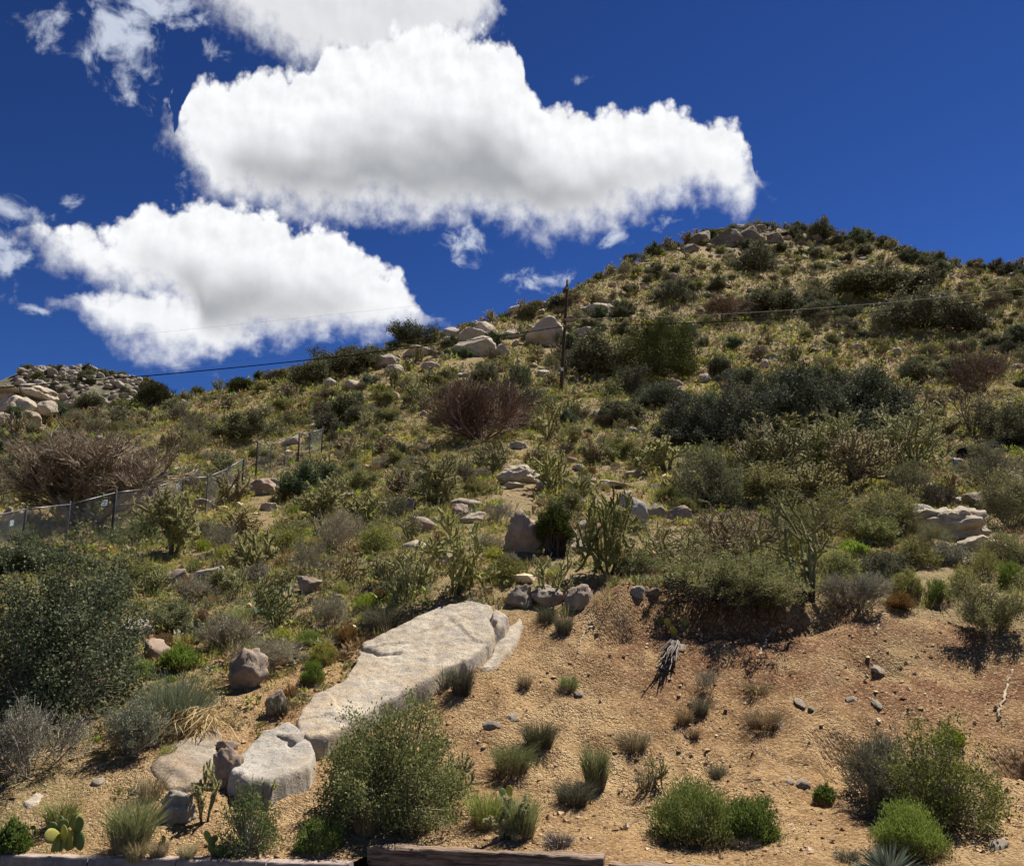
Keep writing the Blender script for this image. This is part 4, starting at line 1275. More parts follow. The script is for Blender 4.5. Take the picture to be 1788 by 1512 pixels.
# scrub oaks and other big shrubs
hero('scrub_oak', 'large grey-green leafy shrub at the left edge above the kerb', 'shrub', 95, 1240, 305, 288, lambda w, h: mound(301, w, h, 420, 62, (.046, .017), 'oak_leaf', 'grey_twig', sig=.036, lump=.6, ntw=420), SF)
hero('scrub_oak', 'leafy grey-green bush in front of the left fence, behind the large one', 'shrub', 30, 1000, 150, 52, lambda w, h: leafy(302, w, h, 9, 50, (.06, .018), counts=(7, 7), jit=.06), SF)
hero('olive_shrub', 'dense rounded olive-green shrub in front of the long slab', 'shrub', 688, 1424, 262, 205, lambda w, h: mound(303, w, h, 500, 52, (.030, .0095), 'olive_leaf', 'grey_twig', sig=.034, lump=.42, up=.7, out=.4, ntw=520), SF)
hero('grey_shrub', 'bare grey twiggy side of the wide shrub at the lower right', 'shrub', 1562, 1408, 130, 110, lambda w, h: twiggy(304, w, h, 22, (7, 6, 4), per=3, leaf_mat='olive_leaf', rad=(.009, .006, .0036, .0026)), SF)
hero('olive_shrub', 'wide olive leafy shrub at the lower right beside the burrow', 'shrub', 1648, 1425, 210, 140, lambda w, h: mound(305, w, h, 260, 46, (.030, .0095), 'olive_leaf', 'grey_twig', sig=.045, lump=.6, up=.6, out=.3, ntw=260), SF)
hero('overhanging_shrub', 'olive leafy shrub overhanging the brow of the bare bank', 'shrub', 1280, 1055, 190, 84, lambda w, h: leafy(306, w, h, 13, 44, (.030, .009), counts=(7, 8), jit=.03, leaf_mat='olive_leaf', bark='grey_twig', rad=(.012, .008, .004)), SF)
def skirt(w, h, seed=307, n=800, mat='bark'):
    rng = np.random.default_rng(seed)
    x = rng.uniform(-.5, .5, n) * w; S = np.stack([x, rng.normal(size=n) * .1, rng.uniform(.1, .45, n)], -1)
    D = np.stack([rng.normal(size=n) * .7 - .35, -np.abs(rng.normal(size=n)) * .6 - .2, rng.normal(size=n) * .45 - .05], -1)
    P = grow(rng, S, D, rng.uniform(.2, .5, n), -.45, .12, 5)
    P[..., 2] = np.maximum(P[..., 2], -.9 * h)
    g = G(); tubes(g, P, taper(.006, .002, 5, n), 3, rng.random(n)); return g.mesh('stems', M[mat])
hero('dead_brush', 'dark dead twigs hanging over the brow under the overhanging shrub', 'shrub', 1268, 1062, 200, 80, skirt, ('stems',))
hero('grey_shrub', 'pale grey shrub on the brow right of the tall cholla', 'shrub', 1495, 1062, 100, 58, lambda w, h: twiggy(308, w, h, 18, (6, 6, 3), per=6, leaf_mat='sage_leaf'), SF)
hero('olive_shrub', 'olive shrub casting a dark shadow on the right of the bank', 'shrub', 1728, 1108, 105, 95, lambda w, h: leafy(309, w, h, 9, 34, (.03, .009), counts=(6, 7), leaf_mat='olive_leaf', bark='grey_twig', rad=(.012, .007, .004)), SF)
for i, (x, y, ww, hh, lab) in enumerate([
 (1152, 712, 105, 46, 'low grey-green shrub at the left end of the dark thicket'),
 (1200, 780, 130, 88, 'dark shrub at the lower left of the dark thicket'),
 (1298, 774, 165, 116, 'dark grey-green shrub left of the middle in the dark thicket'),
 (1420, 766, 190, 126, 'big dark grey-green shrub in the middle of the dark thicket'),
 (1528, 752, 150, 110, 'dark shrub at the right end of the dark thicket'),
 (1360, 702, 120, 58, 'dark shrub at the back of the dark thicket')]):
    hero('scrub_oak', lab, 'shrub', x, y, ww, hh, lambda w, h, i=i: mound(320 + i, w, h, 270, 60, (.10, .036), 'thicket_leaf', 'bark', sig=.040, lump=.55, up=.4, ntw=160), SF, group='dark thicket of scrub oaks', key=('thicket', i % 3))
hero('juniper_tree', 'rounded dark green juniper on the slope right of the pole', 'tree', 1155, 660, 132, 108, lambda w, h: tuple(mound(330, w, h, 400, 60, (.15, .040), 'juniper_leaf', 'bark', sig=.04, lump=.5, up=.9, out=.3, ntw=120)), ('trunk', 'crown'))
hero('juniper_tree', 'small juniper on the left skyline beside the far hill', 'tree', 268, 712, 62, 42, lambda w, h: conifer(331, w, h, 150, 50, (.16, .03)), ('trunk', 'crown'))
hero('juniper_tree', 'tiny round juniper on the skyline between the far hill and the ridge shrubs', 'tree', 420, 684, 46, 20, lambda w, h: conifer(332, w, h, 120, 50, (.16, .03)), ('trunk', 'crown'))
hero('green_shrub', 'rounded dark green shrub in front of the dark thicket', 'shrub', 1240, 884, 118, 112, lambda w, h: mound(333, w, h, 220, 50, (.075, .018), 'dark_leaf', 'bark', sig=.045, lump=.6, up=1.0, out=.4, ntw=200), SF)
hero('green_shrub', 'small juniper-like green shrub beside the tall reddish boulder', 'shrub', 968, 968, 62, 88, lambda w, h: conifer(334, w, h, 130, 55, (.06, .012), mat='juniper_leaf'), ('stems', 'foliage'))
hero('bare_shrub', 'wide reddish-brown bare shrub in the middle of the hillside', 'shrub', 838, 772, 158, 112, lambda w, h: twiggy(335, w, h, 22, (7, 6, 4), twig='red_twig', leaf_mat='dark_leaf', per=2, leaf=(.07, .02), rad=(.045, .024, .014, .010)), SF)
hero('green_shrub', 'green shrub at the right shoulder of the reddish bare shrub', 'shrub', 905, 745, 60, 75, lambda w, h: leafy(336, w, h, 8, 40, (.09, .025), counts=(5, 6), jit=.1, leaf_mat='dark_leaf'), SF)
hero('dead_tree', 'broad leafless dead tree behind the fence at the left', 'tree', 160, 916, 235, 152, lambda w, h: bare_tree(341, w, h, 18, (5, 5, 5, 5), twig='ash_twig', rad=(.12, .065, .032, .017, .010), spread=(.75, 1.5)), ('trunk', 'crown'))
for i, (x, y, ww, hh, lab) in enumerate([(545, 672, 60, 40, 'dark shrub at the left of the ridge shrub row'), (600, 655, 90, 42, 'dark shrub in the middle of the ridge shrub row'), (645, 640, 60, 32, 'dark shrub at the right of the ridge shrub row'),
     (722, 602, 64, 36, 'dark shrub on the skyline left of the ridge outcrop'), (1040, 655, 90, 58, 'grey-green shrub between the pole and the juniper'), (1100, 690, 60, 45, 'dark shrub below left of the juniper'),
     (1518, 520, 110, 44, 'wide dark shrub on the upper hillside, left of a pair'), (1590, 518, 70, 40, 'dark shrub on the upper hillside, right of a pair'), (1345, 545, 72, 38, 'grey dark shrub high above the thicket'),
     (1175, 530, 62, 38, 'dark shrub high on the slope above the juniper'), (1318, 475, 64, 46, 'round green shrub just below the summit outcrop'), (1600, 575, 110, 50, 'dark shrub pair member under the power line at the right'),
     (1435, 420, 34, 36, 'upright dark shrub on the summit by the broad slab'), (430, 770, 110, 45, 'dark grey-green shrub above the far fence run'), (1675, 580, 70, 50, 'upright grey shrub under the power line near the right edge')]):
    hero('dark_shrub', lab, 'shrub', x, y, ww, hh, lambda w, h, i=i: leafy(350 + i, w, h, 8, 36, (.16, .05), counts=(5, 6), jit=.15, leaf_mat='dark_leaf', rad=(.04, .02, .012)), SF, group='dark shrubs along the upper slope', key=('dark', i % 4))
hero('bare_shrub', 'reddish dry shrub on the upper slope above the juniper', 'shrub', 1268, 560, 85, 42, lambda w, h: twiggy(370, w, h, 16, (6, 6, 3), twig='red_twig', per=3, leaf_mat='rust', leaf=(.1, .03), rad=(.04, .025, .018, .014)), SF)
hero('bare_shrub', 'reddish dry shrub right of the tall reddish boulder row at the fence foot', 'shrub', 1710, 690, 90, 80, lambda w, h: twiggy(371, w, h, 16, (6, 6, 3), twig='red_twig', per=2, leaf_mat='dark_leaf', leaf=(.08, .02), rad=(.03, .02, .014, .010)), SF)
hero('dark_shrub', 'dark leafy shrub at the right edge above the black log', 'shrub', 1775, 775, 110, 75, lambda w, h: leafy(372, w, h, 9, 50, (.08, .026), counts=(6, 6), jit=.1, leaf_mat='dark_leaf'), SF)
for i, (x, y, ww, hh, lab) in enumerate([(1420, 940, 150, 70, 'dull grey-brown shrub behind the tall cholla'), (1545, 935, 100, 74, 'dull shrub left of the large hollow boulder'), (1745, 850, 120, 75, 'dull brown shrub behind the large hollow boulder'), (1345, 880, 120, 60, 'dull olive shrub under the cholla thicket'), (1632, 952, 50, 36, 'grey-green shrub in front of the large hollow boulder'), (1770, 920, 80, 90, 'dull brown shrub at the right edge beside the hollow boulder')]):
    hero('dull_shrub', lab, 'shrub', x, y, ww, hh, lambda w, h, i=i: leafy(375 + i, w, h, 10, 22, (.05, .014), counts=(6, 7), jit=.06, leaf_mat='olive_leaf' if i != 2 else 'dark_leaf', bark='grey_twig', rad=(.014, .009, .006)), SF, key=('dull', i == 2, i % 2))

for i, (x, y, ww, hh, mt, lab) in enumerate([(1465, 1005, 80, 46, 'olive_leaf', 'olive bush behind the pale grey shrub on the right brow'), (1540, 1010, 90, 52, 'dark_leaf', 'dark bush on the right brow behind the yellow-green trio'), (1600, 985, 80, 48, 'olive_leaf', 'olive bush left below the large hollow boulder'),
     (1660, 985, 76, 44, 'sage_leaf', 'pale bush right below the large hollow boulder'), (1755, 985, 80, 60, 'olive_leaf', 'olive bush at the right edge below the hollow boulder'), (1115, 1000, 80, 44, 'grass_green', 'green bush on the brow right of the full green cholla'), (885, 1010, 70, 40, 'olive_leaf', 'olive bush on the brow behind the jagged boulder'),
     (235, 955, 120, 50, 'green_leaf', 'wide green bush in front of the fence, left of the tall cholla'), (500, 960, 70, 40, 'olive_leaf', 'olive bush left of the pale silvery shrub'), (660, 960, 70, 42, 'olive_leaf', 'olive bush right of the pale silvery shrub'), (690, 905, 60, 40, 'dark_leaf', 'dark bush in mid slope left of the dense cholla')]):
    hero('low_bush', lab, 'bush', x, y, ww, hh, lambda w, h, i=i, mt=mt: mound(880 + i, w, h, 130, 42, (.040, .011), mt, 'grey_twig', sig=.055, lump=.5, up=.8, out=.3, ntw=90), SF)

# pale grey shrubs
for i, (x, y, ww, hh, lab) in enumerate([(52, 1352, 140, 108, 'pale grey twiggy shrub above the kerb at the left edge'), (595, 958, 95, 66, 'pale silvery shrub in the middle left of the slope'), (395, 1132, 92, 54, 'pale grey shrub above the striped boulder'),
     (470, 1165, 130, 50, 'low pale dead brush right of the striped boulder'), (585, 1090, 70, 52, 'pale grey shrub behind the long slab'), (388, 965, 66, 50, 'brownish grey shrub left of centre below the fence'), (538, 1005, 78, 62, 'grey rounded shrub above a pinkish boulder'),
     (875, 912, 48, 36, 'pale tan brush beside the tall reddish boulder'), (350, 1050, 70, 44, 'pale brush in the left foreground slope'), (1235, 1208, 46, 40, 'dark grey tuft-like shrub on the bank')]):
    hero('grey_shrub', lab, 'shrub', x, y, ww, hh, lambda w, h, i=i: twiggy(390 + i, w, h, 18 if ww > 80 else 11, (6, 5, 4) if ww > 80 else (6, 4, 3), twig='grey_twig' if i in (0, 5, 6, 9) else 'pale_twig', per=3, leaf_mat='sage_leaf', leaf=(.022, .006), rad=(.007, .005, .0034, .0026), spread=(.35, 1.5)), SF, key=('grey', i in (0, 5, 6, 9), ww > 80, i % 2))

# beargrass with its skirt of dead blades
def beargrass(w, h):
    a = dome(401, w * .9, h, 1500, .0035, 'blue_sage', 1, leaf=(.05, .003), el0=.35)
    rng = np.random.default_rng(402); n = 900
    S = np.stack([rng.uniform(-.42, .42, n) * w, rng.uniform(-.2, .2, n) * w, rng.uniform(.05, .35, n) * h], -1)
    D = np.stack([rng.normal(size=n) * .6, -np.abs(rng.normal(size=n)) * .7 - .4, rng.normal(size=n) * .15 - .15], -1)
    P = grow(rng, S, D, rng.uniform(.3, .75, n) * h, -.35, .15, 5)
    g = G(); blades(g, P, np.array([.005, .005, .005, .004, 0])[None].repeat(n, 0), nrm(np.cross(D, rng.normal(size=(n, 3)))), rng.random(n))
    return a, g.mesh('dead_blades', M['straw'])
hero('beargrass', 'blue-green beargrass clump with a skirt of dead straw blades', 'plant', 300, 1268, 190, 110, beargrass, ('foliage', 'dead_blades'))
hero('grey_shrub', 'thin grey-green shrub at the lower left of the beargrass', 'shrub', 232, 1315, 90, 80, lambda w, h: twiggy(403, w, h, 16, (6, 5, 3), per=5, leaf_mat='blue_sage', leaf=(.03, .006)), SF)

# bright green snakeweed
for i, (x, y, ww, hh, mt, lab) in enumerate([
 (1212, 1462, 150, 96, 'bright_green', 'largest bright green feathery bush at the foot of the bank'), (1310, 1462, 100, 72, 'green_leaf', 'looser green bush touching the right of the bright green one'),
 (1590, 1488, 124, 86, 'bright_green', 'bright lime-green bush in front of the wide olive shrub'), (1658, 1300, 46, 28, 'bright_green', 'small green tuft on top of the wide olive shrub'),
 (245, 1184, 56, 34, 'bright_green', 'bright green cushion at the edge of the large left shrub'), (312, 1168, 58, 42, 'bright_green', 'bright green cushion above the beargrass'),
 (540, 1128, 50, 30, 'bright_green', 'bright green cushion left of the long slab, upper of a column'), (563, 1160, 46, 40, 'yellow_green', 'yellow-green cushion left of the long slab, middle of a column'), (545, 1192, 42, 40, 'bright_green', 'green cushion left of the long slab, lowest of a column'),
 (1585, 1042, 56, 44, 'yellow_green', 'yellow-green bush on the right brow, left of a trio'), (1640, 1052, 44, 42, 'bright_green', 'bright green bush on the right brow, front of a trio'), (1684, 1036, 50, 46, 'yellow_green', 'bright green bush on the right brow, right of a trio'),
 (1722, 1010, 60, 54, 'yellow_green', 'yellow-green bush in front of the hollow boulder'), (1492, 968, 54, 28, 'bright_green', 'low bright green bush behind the tall cholla'), (1455, 985, 70, 34, 'yellow_green', 'yellow-green low bush right of the tall cholla base'),
 (1440, 1395, 34, 24, 'green_leaf', 'tiny green plant at the left foot of the wide olive shrub'),
 (560, 1478, 80, 52, 'green_leaf', 'small leafy green plant beside the timber end'), (20, 1482, 60, 44, 'green_leaf', 'green tuft above the kerb at the left corner'),
 (1768, 1030, 50, 50, 'bright_green', 'green bush at the right edge above the bank')]):
    hero('snakeweed', lab, 'bush', x, y, ww, hh, lambda w, h, i=i, mt=mt: mound(410 + i, w, h, 240 if ww > 80 else 90, 60 if ww > 80 else 45, (.036, .0050) if mt != 'green_leaf' else (.026, .006), mt, 'grey_twig', sig=.06, lump=.28, up=1.2, out=.8, ntw=80), SF, group='bright green bushes', key=('bright', mt, ww > 80, i % 2))
for i, (x, y, ww, hh, lab) in enumerate([(352, 1094, 30, 34, 'rust-brown tuft in the left foreground'), (606, 1120, 40, 36, 'rust-brown tuft behind the long slab'), (270, 1030, 40, 30, 'rust-brown tuft beside the large left shrub'), (325, 1035, 30, 34, 'brown tuft above the pale brush at the left'), (1570, 1060, 60, 30, 'rust-brown tuft under the right trio of bushes')]):
    hero('dry_tuft', lab, 'bush', x, y, ww, hh, lambda w, h, i=i: dome(440 + i, w, h, 500, .003, 'rust', 3), ('foliage',), group='rust-brown tufts', key=('rust', i % 2))

# grasses of the near slope
GR = [
 (105, 1440, 66, 60, 'grass_green', 200, 'green grass tuft left of the prickly pear by the kerb'), (228, 1478, 100, 108, 'grass_green', 420, 'tall green grass clump right of the prickly pear by the kerb'), (262, 1392, 60, 60, 'straw', 120, 'thin straw stalks behind the tall green grass clump'),
 (238, 1496, 46, 44, 'straw', 240, 'straw-coloured tuft by the kerb, left of three'), (276, 1492, 40, 38, 'straw', 220, 'straw-coloured tuft by the kerb, middle of three'), (326, 1496, 34, 34, 'straw', 180, 'straw-coloured tuft by the kerb, right of three'),
 (806, 1210, 52, 64, 'dark_grass', 260, 'dark grass tuft at the right foot of the long slab'), (836, 1122, 34, 34, 'dark_grass', 140, 'small dark tuft growing on the long slab'), (778, 1200, 30, 50, 'blue_sage', 90, 'pale blue-green grass behind the olive shrub'),
 (994, 1202, 40, 36, 'grass_green', 170, 'green grass tuft on the upper left bank'), (916, 1198, 30, 32, 'dry_grass', 100, 'thin dry tuft left of the green one on the upper bank'), (1222, 1245, 40, 36, 'dark_grass', 170, 'dark tuft below the grey tuft on the bank'),
 (942, 1300, 72, 56, 'dark_grass', 320, 'dark rounded grass tuft right of the olive shrub'), (895, 1345, 86, 66, 'grass_green', 330, 'wide green grass tuft against the olive shrub'), (1040, 1372, 56, 92, 'grass_green', 320, 'tall yellow-green grass tuft on the lower bank'), (1002, 1402, 74, 56, 'dark_grass', 300, 'dark grass tuft joined to the tall yellow-green one'),
 (910, 1462, 66, 92, 'grass_green', 420, 'upright green grass clump just above the long timber'), (850, 1440, 80, 80, 'grass_green', 260, 'loose green grass between the olive shrub and the upright clump'), (720, 1455, 90, 60, 'dark_grass', 200, 'shaded grass at the foot of the olive shrub'), (640, 1450, 60, 70, 'straw', 110, 'straw stalks at the left end of the long timber'),
 (1105, 1305, 74, 46, 'dry_grass', 200, 'dry brownish tuft in the middle of the lower bank'), (1195, 1262, 40, 42, 'dry_grass', 130, 'dry reddish tuft left of the dark ones on the bank'), (1210, 1285, 30, 24, 'dry_grass', 90, 'small dry tuft under the dark ones on the bank'), (1335, 1268, 80, 44, 'dry_grass', 230, 'wide dry tuft beside the upright pale stone'), (1320, 1208, 60, 30, 'dry_grass', 110, 'sparse dry tuft on the upper bare bank'),
 (1256, 1358, 46, 36, 'dark_grass', 150, 'dark tuft right of centre on the lower bank'), (1130, 1378, 50, 60, 'dark_grass', 60, 'sparse dark tuft above the gap between the timbers'), (975, 1475, 60, 36, 'grey_twig', 150, 'grey dead tuft behind the right end of the long timber'), (1300, 1478, 50, 30, 'grey_twig', 120, 'grey dead tuft under the looser green bush'),
 (985, 1105, 40, 46, 'dark_grass', 200, 'grey-green tuft hanging below the round boulder on the brow'), (955, 1085, 46, 40, 'dark_grass', 170, 'grey-green tuft left of the bleached root at the brow'), (490, 1245, 40, 40, 'dark_grass', 140, 'dark tuft between the path and the long slab'),
 (668, 1100, 90, 60, 'dark_grass', 320, 'dark olive grass behind the top of the long slab'), (420, 1090, 60, 50, 'grass_green', 150, 'pale green grass above the striped boulder'), (1480, 1500, 50, 30, 'dark_grass', 120, 'dark tuft at the bottom left of the yucca')]
for i, (x, y, ww, hh, mt, n, lab) in enumerate(GR):
    hero('grass_tuft', lab, 'grass tuft', x, y, ww, hh, lambda w, h, i=i, mt=mt, n=n: tuft(460 + i, w, h, int(n * 2.4), .0025, mt, base=.55), ('blades',), clear=.3, group='grass tufts on the near slope')
hero('green_shrub', 'airy leafy green shrub below the grey boulder', 'shrub', 432, 1484, 104, 104, lambda w, h: mound(499, w, h, 110, 40, (.028, .007), 'green_leaf', 'grey_twig', sig=.08, lump=.45, up=.9, out=.4, ntw=110), SF)
hero('yucca', 'spiky grey-green yucca at the bottom right', 'plant', 1552, 1528, 150, 70, lambda w, h: yucca(500, 190, .5 * w), ('blades',))

# tree chollas
CH = [
 (1402, 1046, 130, 205, 4, (3, 2, 2), 'cholla_skin', 'tall open cholla standing on the brow right of the overhanging shrub'),
 (1300, 975, 150, 100, 6, (4, 3, 3), 'cholla_brown', 'tan dense cholla left of the tall open one'), (1180, 990, 130, 76, 6, (4, 3, 3), 'cholla_skin', 'low wide cholla behind the overhanging shrub'),
 (1062, 1005, 110, 148, 5, (4, 4, 3), 'cholla_skin', 'full green cholla in front of the leaning slab'), (965, 1046, 70, 88, 2, (4, 3, 2), 'cholla_skin', 'small tree-like cholla on the brow above the jagged boulder'),
 (800, 1042, 120, 150, 4, (3, 4, 3), 'cholla_skin', 'tall spreading cholla above the top of the long slab'), (722, 1030, 100, 96, 4, (3, 3, 3), 'cholla_skin', 'cholla left of the tall spreading one'), (612, 1020, 72, 66, 4, (4, 3, 2), 'cholla_brown', 'small bushy cholla on the left slope above a dark stone'),
 (440, 1010, 74, 84, 4, (4, 3, 3), 'cholla_skin', 'cholla in the left middle slope below the fence boulder'), (412, 1046, 50, 62, 3, (3, 3, 2), 'cholla_skin', 'thin cholla below the left middle one'), (300, 970, 92, 112, 5, (4, 4, 3), 'cholla_skin', 'tall cholla in front of the fence beside the dead tree'),
 (262, 945, 60, 70, 4, (4, 3, 2), 'cholla_skin', 'cholla between the dead tree and the tall cholla by the fence'), (405, 880, 60, 60, 4, (4, 3, 2), 'cholla_brown', 'cholla at the foot of the upper fence post'),
 (760, 880, 84, 76, 6, (4, 4, 2), 'cholla_skin', 'dense cholla left of the flat pale boulder'), (560, 908, 86, 62, 6, (4, 3, 2), 'cholla_skin', 'bushy cholla in the middle of the left slope'), (960, 860, 70, 80, 5, (4, 3, 2), 'cholla_skin', 'cholla right behind the split tan boulder'), (855, 830, 56, 60, 5, (4, 3, 2), 'cholla_skin', 'cholla left of the split tan boulder'),
 (1010, 880, 50, 60, 4, (4, 3, 2), 'cholla_skin', 'cholla above the wedge boulder'), (955, 770, 52, 74, 5, (3, 3, 2), 'cholla_skin', 'bare-stemmed cholla right of the reddish bare shrub'), (1160, 825, 76, 58, 6, (4, 3, 2), 'cholla_skin', 'pale cholla left of the rounded dark green shrub'),
 (1350, 850, 130, 110, 7, (5, 4, 3), 'cholla_skin', 'cholla at the left of the cholla thicket'), (1440, 820, 130, 100, 7, (5, 4, 3), 'cholla_skin', 'cholla at the back middle of the cholla thicket'), (1500, 850, 120, 100, 7, (5, 4, 3), 'cholla_brown', 'tan cholla in the front middle of the cholla thicket'), (1600, 815, 150, 110, 7, (5, 4, 3), 'cholla_skin', 'tallest pale cholla at the right of the cholla thicket'), (1430, 890, 120, 80, 6, (5, 4, 2), 'cholla_brown', 'low cholla at the front of the cholla thicket'), (1370, 780, 110, 60, 6, (4, 4, 2), 'cholla_skin', 'low cholla at the foot of the dark thicket'),
 (1705, 760, 66, 90, 6, (4, 3, 2), 'cholla_brown', 'brown upright cholla left of the shrub over the black log'), (355, 1435, 50, 100, 2, (3, 3, 2), 'cholla_skin', 'slender cholla between the pink slab and the grey boulder'), (462, 1402, 36, 40, 2, (3, 2, 2), 'cholla_skin', 'short cholla at the foot of the grey boulder'), (790, 1388, 90, 76, 3, (4, 3, 2), 'cholla_skin', 'pale cholla tangled in the right side of the olive shrub'), (888, 1462, 70, 72, 2, (3, 3, 2), 'cholla_skin', 'small cholla right behind the long timber'),
 (1150, 1372, 44, 56, 2, (2, 2, 2), 'cholla_skin', 'scrawny little cholla on the lower bank')]
for i, (x, y, ww, hh, st, c, sk, lab) in enumerate(CH):
    p = at(x, y); k = mpp(p); nr = k < .0125
    sp = (.034, .0024) if nr else (.064, .0062)
    hero('cholla', lab, 'cactus', x, y, ww, hh, lambda w, h, i=i, st=st, c=c, sk=sk, nr=nr, sp=sp: cholla(520 + i, h, w, st, c, 2 if nr else 1, sk, .021 * min(max(h / 1.5, .5), 1.0) if nr else .034, spine=(sp[0] * min(max(h / 1.3, .55), 1), sp[1]), nsp=60 if nr else 30), TB, group='tree chollas', clear=.3, key=None if (nr and i < 8) or hh > 74 else ('cholla', nr, sk, hh > ww * 1.3, i % 2))

# prickly pears
for i, (x, y, ww, n, lab, mix) in enumerate([
 (140, 1476, 110, 15, 'prickly pear with yellowing round pads above the kerb', (.55, .4)), (118, 1290, 70, 8, 'prickly pear with yellow pads below the large left shrub', (.2, .4)), (385, 1492, 50, 4, 'few prickly pear pads at the kerb right of the straw tufts', (.8, .1)),
 (290, 1482, 36, 3, 'prickly pear pads half hidden in the tall green grass clump', (.7, .1)), (1192, 1108, 74, 14, 'prickly pear hanging on the bank below the overhanging shrub', (.6, .3)), (345, 1110, 60, 7, 'prickly pear in the left foreground slope', (.5, .1)),
 (880, 1405, 40, 4, 'prickly pear pads beside the upright grass clump', (.3, .4)), (60, 1455, 30, 3, 'two or three pads left of the green grass tuft by the kerb', (.7, .0)), (460, 1085, 60, 6, 'prickly pear beyond the pale grey shrub in the left foreground', (.4, .0)), (1160, 1015, 60, 6, 'prickly pear on the brow behind the overhanging shrub', (.5, .2))]):
    prickly_pear(x, y, ww, n, 600 + i, lab, mix)

# dead cactus stump hanging down the bank
def stump(w, h):
    rng = np.random.default_rng(620); n = 90
    S = np.stack([rng.normal(size=n) * w * .09, rng.normal(size=n) * .05, rng.uniform(.02, .2, n)], -1)
    D = np.stack([rng.normal(size=n) * .10 - .45, -np.full(n, 1.0) + rng.normal(size=n) * .15, rng.normal(size=n) * .12 - .50], -1)
    P = grow(rng, S, D, rng.uniform(.35, 1.0, n) * h, 0, .10, 5)
    g = G(); tubes(g, P, taper(.017, .007, 5, n), 5, rng.random(n)); return g.mesh('trunk', M['stump'])
hero('cactus_stump', 'grey fibrous dead cactus trunk lying down the bank', 'stump', 1176, 1140, 50, 80, stump, ('trunk',))
def burnt_log():
    p0 = at(1682, 800); p1 = at(1775, 775); L = np.linalg.norm(p1 - p0) * 1.25; n = 20
    x = np.linspace(0, 1, n)[:, None]; P = p0 + (p1 - p0) * 1.25 * x; P[:, 2] += .12 + .03 * np.sin(x[:, 0] * 7)
    g = G(); rr = (.30 - .06 * x[:, 0] + .03 * np.sin(x[:, 0] * 23))[None]
    tubes(g, (P - p0)[None], rr, 10); o = obj('fallen_log', g.mesh('log', M['burnt_log'], smooth=True), None, p0)
    tag(o, 'thick black fallen log behind the cholla thicket at the right', 'log')
burnt_log()
# bits of plastic stuck in the cholla thicket: a blue-grey rag
p = at(1669, 822)
g = G(); V, F = ico(2); V = V * np.array([.07, .05, .28]) * (1 + .3 * fbm(V * 2, 3)[:, None]); g.add(V, F)
tag(obj('rag', g.mesh('rag', M['blue_cloth'], smooth=True), None, p + np.array([0, 0, .22])), 'small blue-grey rag hanging at the right end of the cholla thicket', 'rag')

# ------------------------------------------------------------------ fence, pole, wires
def on_ray(px, py, depth):
    d = pix_dir(px, py); return np.array([d[0] / d[1] * depth, depth, CAM_H + d[2] / d[1] * depth])

def fence(posts, label, seed):
    rng = np.random.default_rng(seed)
    base = [at(x, y) for (x, y, t, hv) in posts]
    hgt = [(y - t) * mpp(b_) for (x, y, t, hv), b_ in zip(posts, base)]
    o = thing('chain_link_fence', label, 'fence', base[0], group='chain link fence runs')
    O = base[0]
    for (x, y, t, hv), b_, h in zip(posts, base, hgt):
        g = G(); r = .040 if hv else .024
        z = np.array([-.1, h * .5, h + .03, h + .06]); P = np.stack([0 * z, 0 * z, z], -1)[None] + (b_ - O)
        tubes(g, P, np.array([[r, r, r, r * .5]]), 8); obj('post', g.mesh('post', M['dark_steel'] if hv else M['steel'], smooth=True), o)
    for i in range(len(posts) - 1):
        a0, a1 = base[i] - O, base[i + 1] - O; h0, h1 = hgt[i], hgt[i + 1]
        T0, T1 = a0 + np.array([0, 0, h0 - .03]), a1 + np.array([0, 0, h1 - .03])
        g = G(); tubes(g, np.stack([T0, (T0 + T1) / 2, T1])[None], np.full((1, 3), .019), 6); obj('top_rail', g.mesh('top_rail', M['steel'], smooth=True), o)
        L = np.linalg.norm(a1 - a0); hh = min(h0, h1) - .06; s = .10
        n = int((L + hh) / s); seg = []
        for k in range(-int(hh / s), n):
            for sg in (1, -1):
                # diagonal wire u = k*s + sg*v
                u0 = k * s if sg == 1 else k * s + hh
                v0, v1 = 0.0, hh
                ua, ub = u0, u0 + sg * hh
                lo, hi = 0.0, 1.0
                du = ub - ua
                for (pp, qq) in ((-du, ua), (du, L - ua)):
                    if abs(pp) < 1e-9: continue
                    rr = qq / pp
                    if pp < 0: lo = max(lo, rr)
                    else: hi = min(hi, rr)
                if hi - lo < .02: continue
                pts = []
                for q in (lo, hi):
                    u = ua + du * q; f = u / L
                    pts.append(a0 + (a1 - a0) * f + np.array([0, 0, .02 + hh * q + (h0 + (h1 - h0) * f - hh - .06)]))
                seg.append(pts)
        if seg:
            g = G(); tubes(g, np.array(seg), np.full((len(seg), 2), .0028), 3, cap=False)
            obj('mesh_panel', g.mesh('mesh_panel', M['mesh_steel']), o)
    for i in range(len(base) - 1):
        for f in (0, .33, .66):
            corridor(base[i] + (base[i + 1] - base[i]) * f, .35, 3, .6)
    return o, base, hgt
f1, b1, h1 = fence([(-110, 1022, 915, 1), (33, 985, 886, 1), (112, 966, 878, 0), (193, 948, 853, 1), (255, 928, 850, 0), (314, 908, 833, 1), (358, 897, 830, 0), (392, 880, 816, 0), (421, 863, 798, 1)], 'near run of chain link fence in front of the dead tree', 1)
f2, b2, h2 = fence([(446, 833, 771, 1), (471, 825, 775, 0), (496, 816, 766, 0), (520, 807, 756, 1), (540, 800, 752, 0), (561, 792, 747, 1)], 'far run of chain link fence higher up the left slope', 2)

